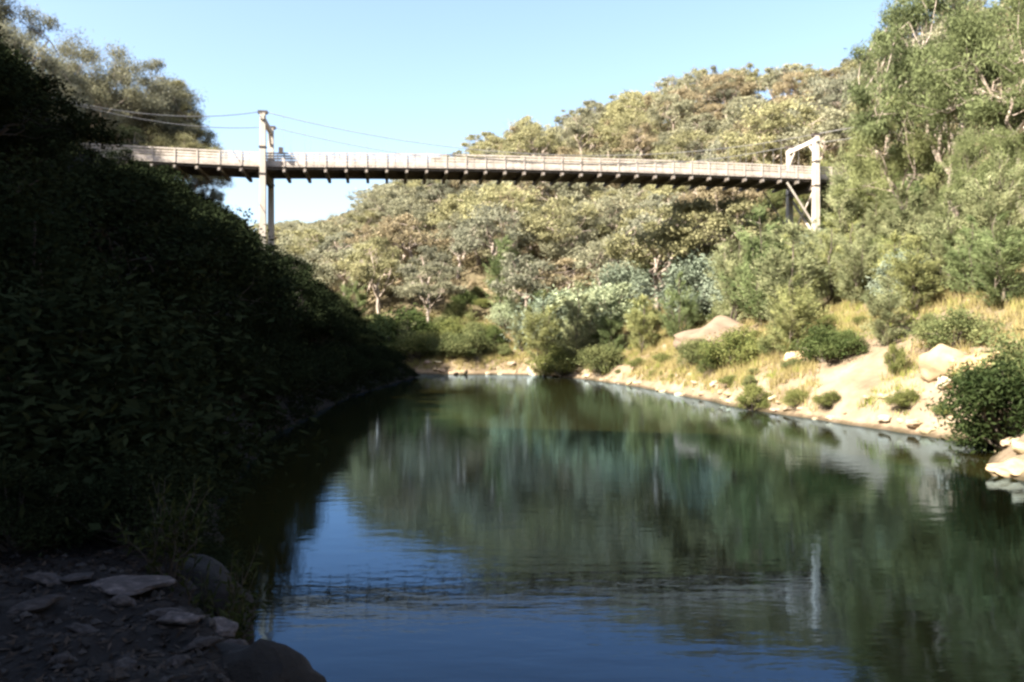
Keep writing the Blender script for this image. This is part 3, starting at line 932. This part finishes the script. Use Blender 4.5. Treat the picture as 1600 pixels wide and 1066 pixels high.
# weeds on the open bank
NW = 0
for px, D, x, z, dr, dl, dg in candidates(prng.uniform(930, 1560, 1500), prng.uniform(32, 92, 1500)):
    if dr < .8 or dr > 8.5 or (px > 1330 and prng.random() < .6) or not free(x, D, .7): continue
    taken.append((x, D, .7))
    tn = ['yellowish', 'yellowish', 'pale', 'olive'][int(prng.integers(0, 4))]
    put('shrub', int(prng.integers(0, 3)), x, D, prng.uniform(.4, 1.05), TINTS[tn], 'weed', prng.uniform(1.1, 1.9), name='weed_clump', cat='weed', group='weed clumps on the sunlit bank')
    PLANTS[-1]['tn'] = tn; NW += 1
    if NW >= 46: break
# scattered bushes at the foot of the hillside
FOOT = 0
for px, D, x, z, dr, dl, dg in candidates(prng.uniform(560, 1600, NC), prng.uniform(40, 125, NC)):
    if dr < (7 if D < 80 else 2.5) or dr > 34 or dl > 0: continue
    if not free(x, D, 1.25): continue
    H = prng.uniform(1.6, 3.8)
    if 430 < px < 1290 and D < 92:
        H = min(H, CAM_H + (HORIZON - 310) * D / FPX - z)
    if H < 1.2: continue
    taken.append((x, D, 1.25))
    tn = ['olive', 'yellowish', 'dark green', 'olive'][int(prng.integers(0, 4))]
    k = prng.random()
    if k < .62: put('shrub', int(prng.integers(0, 3)), x, D, H, TINTS[tn], 'foot', prng.uniform(1, 1.5), group='bushes along the foot of the hillside')
    elif k < .97: put('oak', int(prng.integers(0, 3)), x, D, H * 1.9, TINTS[tn], 'foot', prng.uniform(1, 1.35), group='young she-oaks along the foot of the hillside')
    else: put('silver', int(prng.integers(0, 2)), x, D, H * 1.2, TINTS['olive'], 'foot', 1.1, group='silver wattles along the foot of the hillside'); tn = 'silver'
    PLANTS[-1]['tn'] = tn
    FOOT += 1
    if FOOT >= 150: break
print('foot plants', FOOT)

# --- labels: rows by height in the picture, then order from the left
ONES = ['', 'first', 'second', 'third', 'fourth', 'fifth', 'sixth', 'seventh', 'eighth', 'ninth', 'tenth', 'eleventh', 'twelfth', 'thirteenth', 'fourteenth', 'fifteenth', 'sixteenth', 'seventeenth', 'eighteenth', 'nineteenth']
TENS = ['', '', 'twent', 'thirt', 'fort', 'fift', 'sixt', 'sevent', 'eight', 'ninet']
def ordinal(n):
    if n < 20: return ONES[n]
    return TENS[n // 10] + ('ieth' if n % 10 == 0 else 'y-' + ONES[n % 10])
for P_ in PLANTS:
    z = ground_z(P_['x'], P_['y']); P_['z'] = z
    P_['px'], P_['pc'] = project(P_['x'], P_['y'], z + P_['H'] * .62)
HIDDEN = {49, 50, 51, 52, 53, 54, 55, 56, 57, 58, 59, 68, 85, 88, 89, 93, 95, 103, 110, 115, 124, 142, 143, 149, 150, 154, 158, 160, 168, 169, 174, 176, 179, 186, 187, 188, 192, 196, 202, 204, 209, 217, 218, 221, 229, 230, 232, 243, 246, 247, 249, 250, 251, 257, 258, 261, 262, 267, 271, 277, 278, 282, 286, 287, 288, 290, 296, 300, 301, 303, 310, 322, 328, 346, 347, 348, 350, 354, 357, 358, 359, 362, 364, 365, 371, 373, 375, 376, 381, 384, 385, 386, 390, 394, 395, 396, 397, 398, 402, 404, 406, 414, 415, 417, 419, 421, 423, 424, 425, 426, 429, 430, 431, 432, 433, 434, 435, 436, 437, 440, 443, 446, 448, 450, 454, 455, 456, 457, 458, 460, 461, 462, 463, 464, 465, 467, 468, 470, 471, 472, 473, 476, 478, 480, 482, 484, 485, 486, 487, 488, 489, 490, 491, 492, 498, 499, 501, 502, 503, 504, 505, 506, 507, 509, 513, 514, 517, 518, 520, 525, 526, 528, 529, 530, 531, 546, 548, 555, 556, 559, 562, 570, 571, 574, 577, 579, 584, 585, 587, 588, 589, 590, 591, 595, 597, 598, 601, 605, 607, 611, 613, 614, 619, 627, 631, 634, 635, 636, 638, 641, 642, 649, 654, 658, 660, 663, 675, 679, 689, 696, 697, 698, 703, 704, 715, 717, 719, 721, 723, 731, 733}   # plants of which the view shows nothing
for i, P_ in enumerate(PLANTS): P_['i'] = i
PLANTS = [P_ for i, P_ in enumerate(PLANTS) if i not in HIDDEN]
rows = {}
KW = {'hillgum': ('gum_tree', 'tree', 'gum'), 'neargum': ('gum_tree', 'tree', 'gum'), 'banktree': ('dark_tree', 'tree', 'tree'), 'bankshrub': ('bush', 'bush', 'bush'), 'oak': ('she_oak', 'tree', 'she-oak'), 'shrub': ('bush', 'bush', 'bush'), 'silver': ('silver_wattle', 'bush', 'silver wattle')}
for P_ in PLANTS:
    if P_['label']: continue
    word = KW[P_['kind']][2]
    y, px, zn = P_['pc'], P_['px'], P_['zone']
    if zn == 'hill':
        deck = 262 + (px - 412) * .028
        sl = np.interp(px, SKY_R[:, 0], SKY_R[:, 1])
        if px < 600: where = 'in the low far valley beyond the shaded bank'
        elif y - sl < 45: where = 'along the skyline of the hill'
        elif y < deck - 60: where = 'high on the hill under the skyline row'
        elif y < deck: where = 'on the hill just above the deck'
        elif y < deck + 55: where = 'on the hill just under the deck'
        elif y < deck + 110: where = 'in the middle row below the deck'
        else: where = 'lowest on the hillside above the shore'
        tn = P_['tn']
    elif zn == 'ledgeshrub':
        tn = 'black-shadowed'; where = 'close behind the dark ledge'
    elif zn == 'weed':
        tn = P_['tn']; word = 'weed clump'; where = 'on the sunlit sandy bank'
    elif zn == 'crest':
        tn = P_['tn']; where = 'on top of the shaded bank behind the bridge approach'
    elif zn in ('shade', 'shadeshrub'):
        tn = 'black-shadowed'
        q = (y - np.interp(px, SIL_L[:, 0], SIL_L[:, 1]))
        if q < 45: where = 'along the upper edge of the shaded bank'
        elif q < 110: where = 'in the second row under the shaded bank edge'
        elif q < 190: where = 'halfway down the shaded bank'
        else: where = 'low on the shaded bank over the water'
    else:
        tn = P_['tn'] if P_['tn'] != 'silver' else 'pale'
        where = 'at the hill foot past the pool' if px < 900 else ('at the hill foot under mid-span' if px < 1200 else 'at the hill foot by the far tower')
    rows.setdefault((tn, word, where), []).append(P_)
for (tn, word, where), L_ in rows.items():
    L_.sort(key=lambda q: q['px'])
    for i, q in enumerate(L_):
        q['label'] = f'{tn} {word} {where}' + ('' if len(L_) == 1 else f', {ordinal(i + 1)} from the left')
for P_ in PLANTS:
    tme, cme, H0, sp0, n1, n2 = PROTO[f"{P_['kind']}{P_['var']}"]
    sc = P_['H'] / H0
    rr_ = random.Random(int(P_['x'] * 1000) ^ int(P_['y'] * 77))
    e = bpy.data.objects.new(P_['name'] or KW[P_['kind']][0], None)
    COL.objects.link(e)
    e.location = (P_['x'], P_['y'], P_['z'])
    e.rotation_euler = (0, 0, P_['rz'] if P_['rz'] is not None else rr_.uniform(0, 6.28))
    e.scale = (sc * P_['wide'], sc * P_['wide'], sc)
    tag(e, P_['label'], P_['cat'] or KW[P_['kind']][1], P_['group'])
    P_['obj'] = e
    o1 = link(n1, tme, e); o2 = link(n2, cme, e)
    t = P_['tint']; j = rr_.uniform(.82, 1.15)
    o2.color = (t[0] * j, t[1] * j, t[2] * j, 1)
    o1.color = (*P_['tt'], 1)
# ------------------------------------------------------------------ rocks
def rock_mesh(name, seed, mat, sub=3, rough=.22, flat=1.0):
    import bmesh
    bm = bmesh.new()
    bmesh.ops.create_icosphere(bm, subdivisions=sub, radius=1.0)
    rng = np.random.default_rng(seed)
    planes = [(unit(rng.normal(size=3)), rng.uniform(.55, .9)) for _ in range(9)]
    off = rng.uniform(0, 50, 2)
    for v in bm.verts:
        p = np.array(v.co)
        for n_, d_ in planes:
            k = p @ n_ - d_
            if k > 0: p = p - n_ * k * .88
        q = 1 + rough * float(fbm(p[0] * 1.7 + off[0] + p[2], p[1] * 1.7 + off[1] - p[2], 4))
        p = p * q
        v.co = p * np.array([1, 1, flat])
    me = bpy.data.meshes.new(name); bm.to_mesh(me); bm.free()
    me.materials.append(mat)
    me.polygons.foreach_set('use_smooth', np.ones(len(me.polygons), dtype=bool))
    return me
ROCKS = [rock_mesh('boulder', s_, M_ROCK, 4, .45) for s_ in (1, 2, 3, 4, 5)]
DROCKS = [rock_mesh('stone', s_, M_ROCKDARK, 4, .55) for s_ in (11, 12, 13, 14)]
def rock(me, x, y, size, label, sink=.35, tint=(1, 1, 1), name='boulder', cat='rock', group=None, rot=None, zoff=0):
    rr_ = random.Random(int(x * 991 + y * 13))
    o = link(name, me, None, (x, y, max(ground_z(x, y), -.15) + size[2] * (1 - 2 * sink) * .5 + zoff), (rr_.uniform(-.2, .2), rr_.uniform(-.2, .2), rr_.uniform(0, 6.28) if rot is None else rot), size)
    o.color = (*tint, 1)
    return tag(o, label, cat, group)
def rock_px(me, px, py, D, size, label, **k):
    return rock(me, (px - 800) * D / FPX, D, size, label, **k)
rock_px(ROCKS[0], 838, 585, 98, (1.25, 1.0, 1.15), 'pale lone boulder at the waterline in the far end of the pool', sink=.3, tint=(1.1, 1.05, 1))
rock_px(ROCKS[1], 1130, 512, 66, (3.4, 2.6, 1.7), 'big rounded grey-brown rock outcrop on the sunlit bank', sink=.34, tint=(.36, .32, .31), rot=.2)
rock_px(ROCKS[2], 1482, 575, 38.5, (1.5, 1.2, 1.2), 'big cream boulder on the sunlit bank under the thicket', sink=.38, tint=(.62, .56, .47), rot=.5)
rock_px(ROCKS[3], 1535, 600, 36.5, (1.5, 1.2, .95), 'orange-tan boulder next to the big cream boulder', sink=.25, tint=(.75, .6, .45))
rock_px(ROCKS[4], 1480, 620, 37, (.75, .5, .35), 'small whitish slab below the big cream boulder', sink=.3, tint=(.95, .95, .95))
rock_px(ROCKS[1], 1590, 735, 24.6, (.8, .5, .3), 'flat pale rock at the water in the near corner of the bank', sink=.4, tint=(.75, .68, .55))
rock_px(ROCKS[0], 1250, 545, 51, (1.0, .8, .45), 'tan ledge of rock beside the broad dark bush', sink=.3, tint=(1.05, .9, .75))
srng = np.random.default_rng(5)
shore = []
for i in range(len(RB) - 1):
    a_, b_ = RB[i], RB[i + 1]
    if a_[1] < 20 or a_[0] < -11: continue
    L_ = np.linalg.norm(b_ - a_)
    for t in np.arange(0, 1, .95 / L_):
        if srng.random() < .8:
            p_ = a_ + (b_ - a_) * t
            nrm = np.array([(b_ - a_)[1], -(b_ - a_)[0]]) / L_
            p_ = p_ + nrm * abs(srng.normal(.3, .7))
            px_ = 800 + p_[0] / p_[1] * FPX
            if px_ < 1620: shore.append((px_, p_[0], p_[1]))
shore.sort()
HIDDEN_STONES = {0, 17, 18, 19, 20, 22, 25, 26, 30, 31, 33, 35, 45, 46, 50, 63, 64, 65, 82, 84, 86, 88}   # stones of which the view shows nothing
shore = [q for i, q in enumerate(shore) if i not in HIDDEN_STONES]
for i, (px_, x, y) in enumerate(shore):
    s_ = srng.uniform(.12, .42) * (1 + (y > 85) * .5)
    t_ = srng.uniform(.5, .85)
    rock(ROCKS[i % 5], x, y, (s_ * srng.uniform(.9, 1.5), s_, s_ * srng.uniform(.4, .7)), f'small pale stone in the line along the sunlit shore, {ordinal(i + 1) if i < 98 else ordinal(len(shore) - i)} from the {"shaded bank" if i < 98 else "near end"}',
         tint=(t_, t_ * srng.uniform(.88, 1), t_ * srng.uniform(.75, .98)), name='shore_stone', group='stones along the sunlit shore')

# dark ledge under the viewpoint
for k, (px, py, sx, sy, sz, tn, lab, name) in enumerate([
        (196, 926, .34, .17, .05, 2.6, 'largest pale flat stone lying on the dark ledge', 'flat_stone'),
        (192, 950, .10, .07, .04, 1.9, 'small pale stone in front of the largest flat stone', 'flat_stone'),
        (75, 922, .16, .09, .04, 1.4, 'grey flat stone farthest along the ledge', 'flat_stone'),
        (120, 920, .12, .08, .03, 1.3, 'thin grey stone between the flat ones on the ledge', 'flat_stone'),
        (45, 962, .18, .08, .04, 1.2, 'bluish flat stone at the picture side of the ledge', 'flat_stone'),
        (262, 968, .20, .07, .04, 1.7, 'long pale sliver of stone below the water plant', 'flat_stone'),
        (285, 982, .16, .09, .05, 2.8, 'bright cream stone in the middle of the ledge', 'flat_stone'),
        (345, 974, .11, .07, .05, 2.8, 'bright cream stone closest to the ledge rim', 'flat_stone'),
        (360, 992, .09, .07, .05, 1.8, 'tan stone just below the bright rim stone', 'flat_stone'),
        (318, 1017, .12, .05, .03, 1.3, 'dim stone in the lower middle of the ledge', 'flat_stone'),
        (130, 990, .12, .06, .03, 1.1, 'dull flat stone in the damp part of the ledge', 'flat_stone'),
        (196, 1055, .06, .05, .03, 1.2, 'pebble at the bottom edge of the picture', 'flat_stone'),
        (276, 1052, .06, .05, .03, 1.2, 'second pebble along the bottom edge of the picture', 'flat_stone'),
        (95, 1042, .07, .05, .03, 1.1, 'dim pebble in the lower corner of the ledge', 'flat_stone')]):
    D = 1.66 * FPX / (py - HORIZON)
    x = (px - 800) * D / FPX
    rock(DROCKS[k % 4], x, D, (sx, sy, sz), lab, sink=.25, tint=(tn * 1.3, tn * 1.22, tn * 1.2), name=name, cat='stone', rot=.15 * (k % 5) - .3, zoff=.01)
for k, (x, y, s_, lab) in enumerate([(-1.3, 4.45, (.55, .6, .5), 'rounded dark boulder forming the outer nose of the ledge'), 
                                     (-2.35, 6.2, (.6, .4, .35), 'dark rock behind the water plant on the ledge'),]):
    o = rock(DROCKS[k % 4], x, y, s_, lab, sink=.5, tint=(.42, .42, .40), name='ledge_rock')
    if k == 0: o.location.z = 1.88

# leafy plant on the rim of the ledge
def leafy_plant(x, y, seed, H, nst, label, nm='water_plant'):
    rng = np.random.default_rng(seed)
    e = bpy.data.objects.new(nm, None); COL.objects.link(e)
    e.location = (x, y, ground_z(x, y)); tag(e, label, 'plant')
    mb = MB(); C = []; AX = []
    for i in range(nst):
        an = rng.uniform(0, 6.28); l_ = H * rng.uniform(.55, 1.1); r = H * rng.uniform(.15, .55)
        en = np.array([math.cos(an) * r, math.sin(an) * r, l_])
        P = bent(rng, (rng.normal() * .05, rng.normal() * .05, -.05), en, 6, .035)
        mb.tube(P, np.linspace(.007, .002, 6), 4, cap=False)
        for t in np.linspace(.3, 1, 22):
            c = np.array([np.interp(t, np.linspace(0, 1, 6), P[:, j]) for j in range(3)])
            ax = unit(rng.normal(size=3) * .8 + unit(en) * .7)
            C.append(c + ax * .04); AX.append(ax)
    C = np.array(C); AX = np.array(AX)
    w = unit(np.cross(AX, unit(rng.normal(size=AX.shape))))
    V, F = leaf_quads(C, AX * rng.uniform(.03, .055, (len(C), 1)), w * .009)
    mb.build('stem', M_BANKBARK, e, smooth=True)
    o = link('foliage', mesh_raw('foliage', V, F, M_SHRUB, rng.random(len(C))), e)
    o.color = (.2, .23, .18, 1)
leafy_plant(-1.98, 5.6, 3, .72, 26, 'thin leafy plant on the rim of the dark ledge, against blue water')
leafy_plant(-2.4, 5.8, 4, .62, 22, 'leafy plant in the dark behind the one on the ledge rim')
leafy_plant(-1.75, 5.15, 5, .30, 9, 'low twiggy plant drooping from the ledge rim over the water')

# grit and pebbles on the ledge
grng = np.random.default_rng(18)
n = 2600
X = grng.uniform(-5, .6, n); Y = grng.uniform(2.6, 6.6, n)
dl_, sl_, _ = dist_poly(X, Y, LB)
ok = (sl_ < 0) & (dl_ > .15); X, Y = X[ok], Y[ok]; n = len(X)
S_ = .008 + .035 * grng.random(n) ** 3
oct_ = np.array([(1, 0, 0), (0, 1, 0), (-1, 0, 0), (0, -1, 0), (0, 0, .7), (0, 0, -.7)], float)
ang = grng.uniform(0, 6.28, n)
R_ = np.stack([np.stack([np.cos(ang), -np.sin(ang), 0 * ang], -1), np.stack([np.sin(ang), np.cos(ang), 0 * ang], -1), np.stack([0 * ang, 0 * ang, 1 + 0 * ang], -1)], 1)
jit = oct_[None] * grng.uniform(.6, 1.3, (n, 6, 1))
V = np.einsum('nij,nkj->nki', R_, jit) * S_[:, None, None] * grng.uniform(.7, 1.4, (n, 1, 3)) + np.stack([X, Y, terrain(X, Y) + S_ * .2], -1)[:, None]
of = np.array([(0, 1, 4), (1, 2, 4), (2, 3, 4), (3, 0, 4), (1, 0, 5), (2, 1, 5), (3, 2, 5), (0, 3, 5)])
F = (np.arange(n)[:, None, None] * 6 + of[None]).reshape(-1, 3)
tag(link('ledge_gravel', mesh_raw('ledge_gravel', V.reshape(-1, 3), F, M_ROCKDARK)), 'dark grit and pebbles scattered over the ledge', 'gravel', kind='stuff')

# fallen leaves on the ledge
lrng = np.random.default_rng(8)
n = 9000
X = lrng.uniform(-5, .8, n); Y = lrng.uniform(2.6, 7.5, n)
dl_, sl_, _ = dist_poly(X, Y, LB)
ok = (sl_ < 0) & (dl_ > .12)
X, Y = X[ok], Y[ok]; n = len(X)
Z = terrain(X, Y) + .012
AX = unit(np.stack([lrng.normal(size=n), lrng.normal(size=n), lrng.normal(size=n) * .25], -1))
w = unit(np.cross(AX, unit(np.stack([lrng.normal(size=n) * .3, lrng.normal(size=n) * .3, np.ones(n)], -1))))
V, F = leaf_quads(np.stack([X, Y, Z], -1), AX * lrng.uniform(.02, .055, (n, 1)), w * lrng.uniform(.006, .014, (n, 1)))
tag(link('leaf_litter', mesh_raw('leaf_litter', V, F, M_LITTER, lrng.random(n) ** 2)), 'brown fallen leaves strewn over the dark ledge', 'leaves', kind='stuff')

# ------------------------------------------------------------------ grass and undergrowth
def blades(P, n_per, h, spread, seed, wid):
    rng = np.random.default_rng(seed)
    C = np.repeat(P, n_per, axis=0); n = len(C)
    hh = np.repeat(h, n_per) * rng.uniform(.5, 1.2, n)
    base = C + np.stack([rng.normal(size=n) * spread, rng.normal(size=n) * spread, np.full(n, -.04)], -1)
    an = rng.uniform(0, 6.28, n); le = rng.uniform(.1, .6, n)
    tip = base + np.stack([np.cos(an) * le * hh, np.sin(an) * le * hh, hh], -1)
    a2 = rng.uniform(0, 6.28, n)
    wv_ = np.stack([np.cos(a2), np.sin(a2), np.zeros(n)], -1) * wid
    V = np.stack([base - wv_, base + wv_, tip], 1).reshape(-1, 3)
    T = np.repeat(np.random.default_rng(seed + 1).random(len(P)), n_per) * .6 + rng.random(n) * .4
    return V, np.arange(n * 3).reshape(n, 3), T
def scatter(n, xr, yr, seed, cond):
    rng = np.random.default_rng(seed)
    X = rng.uniform(*xr, n); Y = rng.uniform(*yr, n)
    dr_, sr_, _ = dist_poly(X, Y, RB); dr_ = np.where(sr_ > 0, dr_, -dr_)
    dl_, sl_, _ = dist_poly(X, Y, LB); dl_ = np.where(sl_ < 0, dl_, -dl_)
    ok = cond(X, Y, dr_, dl_)
    X, Y = X[ok], Y[ok]
    return np.stack([X, Y, terrain(X, Y)], -1), dr_[ok], dl_[ok]
P_, d_, _ = scatter(60000, (-14, 45), (22, 125), 1, lambda X, Y, dr, dl: (dr > np.where(X / Y > .37, 2.4, .55)) & (dr < 17) & (fbm(X * .28, Y * .28, 3) + .3 - .3 * (X / Y > .37) > .0) & (np.abs(X / Y) < .68))
print('dry tufts', len(P_))
V, F, T = blades(P_, 11, np.random.default_rng(2).uniform(.3, .85, len(P_)), .13, 3, .022)
tag(link('dry_grass', mesh_raw('dry_grass', V, F, M_DRY, T)), 'straw-yellow dry grass over the sunlit river bank', 'grass', kind='stuff')
P_, d_, _ = scatter(36000, (-14, 45), (22, 125), 9, lambda X, Y, dr, dl: (dr > .6) & (dr < 15) & (fbm(X * .23 + 9, Y * .23, 3) > .14 - .14 * (X / Y < .36)) & (np.abs(X / Y) < .68))
V, F, T = blades(P_, 11, np.random.default_rng(2).uniform(.25, .6, len(P_)), .14, 4, .022)
tag(link('green_grass', mesh_raw('green_grass', V, F, M_GREENGRASS, T)), 'patches of yellow-green grass and weeds on the sunlit bank', 'grass', kind='stuff')

# woodland past the 285 nearest gums
wrng = np.random.default_rng(91)
V_ = []; T_ = []; NWOOD = 0
for px, D, x, z, dr, dl, dg in candidates(wrng.uniform(420, 1640, 5000), wrng.uniform(120, 350, 5000)):
    if dr < 14 or dg < 1 or not free(x, D, 1.2): continue
    sk = np.interp(px, SKY_R[:, 0], SKY_R[:, 1])
    if project(x, D, z)[1] < sk + 10: continue
    H = min(wrng.uniform(6, 10), CAM_H + (HORIZON - sk - wrng.uniform(-6, 22)) * D / FPX - z)
    if H < 3.5: continue
    taken.append((x, D, 2.6)); NWOOD += 1
    cs = []; rs = []
    for k in range(16):
        an = wrng.uniform(0, 6.28); q = math.sqrt(wrng.random()) * 3.6
        cs.append(np.array([x + math.cos(an) * q, D + math.sin(an) * q, z + H * (.4 + .48 * wrng.random())])); rs.append(wrng.uniform(.8, 1.4))
    v, f, t = clump_leaves(wrng, cs, rs, 44, .55, .24, .85, .5)
    v[:, 2] = np.minimum(v[:, 2], z + H)
    V_.append(v); T_.append(np.clip(t * wrng.uniform(.6, 1.1), 0, 1))
    if NWOOD >= 260: break
print('wood', NWOOD)
V = np.concatenate(V_)
tag(link('distant_woodland', mesh_raw('distant_woodland', V, np.arange(len(V)).reshape(-1, 4), M_WOOD, np.concatenate(T_))), 'olive-brown woodland filling the hillside between the nearer gums', 'woodland', kind='stuff')
def undergrowth(P, R, n_per, seed, ll, lw):
    rng = np.random.default_rng(seed)
    C = np.repeat(P, n_per, axis=0); n = len(C); r = np.repeat(R, n_per)
    d = unit(rng.normal(size=(n, 3))); d[:, 2] = np.abs(d[:, 2])
    C = C + d * (r * rng.uniform(.3, 1.05, n))[:, None] * np.array([1, 1, .8])
    AX = unit(rng.normal(size=(n, 3)))
    w = unit(np.cross(AX, unit(rng.normal(size=(n, 3)))))
    V, F = leaf_quads(C, AX * ll * rng.uniform(.3, .6, (n, 1)), w * lw * rng.uniform(.3, .6, (n, 1)))
    T = np.clip(np.repeat(rng.random(len(P)), n_per) * .7 + rng.random(n) * .35, 0, 1)
    return V, F, T
P_, d_, _ = scatter(34000, (-110, 110), (60, 340), 21, lambda X, Y, dr, dl: (dr > 7) & (dist_poly(X, Y, RIDGE)[1] > 0) & (dl < 0) & (np.abs(X / Y) < .68) & (fbm(X * .12, Y * .12, 3) > -.22))
print('undergrowth', len(P_))
V, F, T = undergrowth(P_, np.random.default_rng(4).uniform(.35, 1.35, len(P_)), 30, 5, .42, .17)
tag(link('hillside_undergrowth', mesh_raw('hillside_undergrowth', V, F, M_UNDER, T)), 'olive and brown scrub covering the ground of the sunlit hillside', 'undergrowth', kind='stuff')
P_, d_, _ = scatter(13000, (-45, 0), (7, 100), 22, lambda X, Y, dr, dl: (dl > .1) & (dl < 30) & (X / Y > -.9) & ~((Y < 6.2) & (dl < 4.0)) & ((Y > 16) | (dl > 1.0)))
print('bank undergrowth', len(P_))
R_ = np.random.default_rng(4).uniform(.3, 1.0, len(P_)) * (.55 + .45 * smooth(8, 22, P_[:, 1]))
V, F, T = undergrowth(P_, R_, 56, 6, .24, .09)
tag(link('bank_undergrowth', mesh_raw('bank_undergrowth', V, F, M_BANKSHADE, T)), 'shade-blackened scrub matting the steep shaded bank', 'undergrowth', kind='stuff')
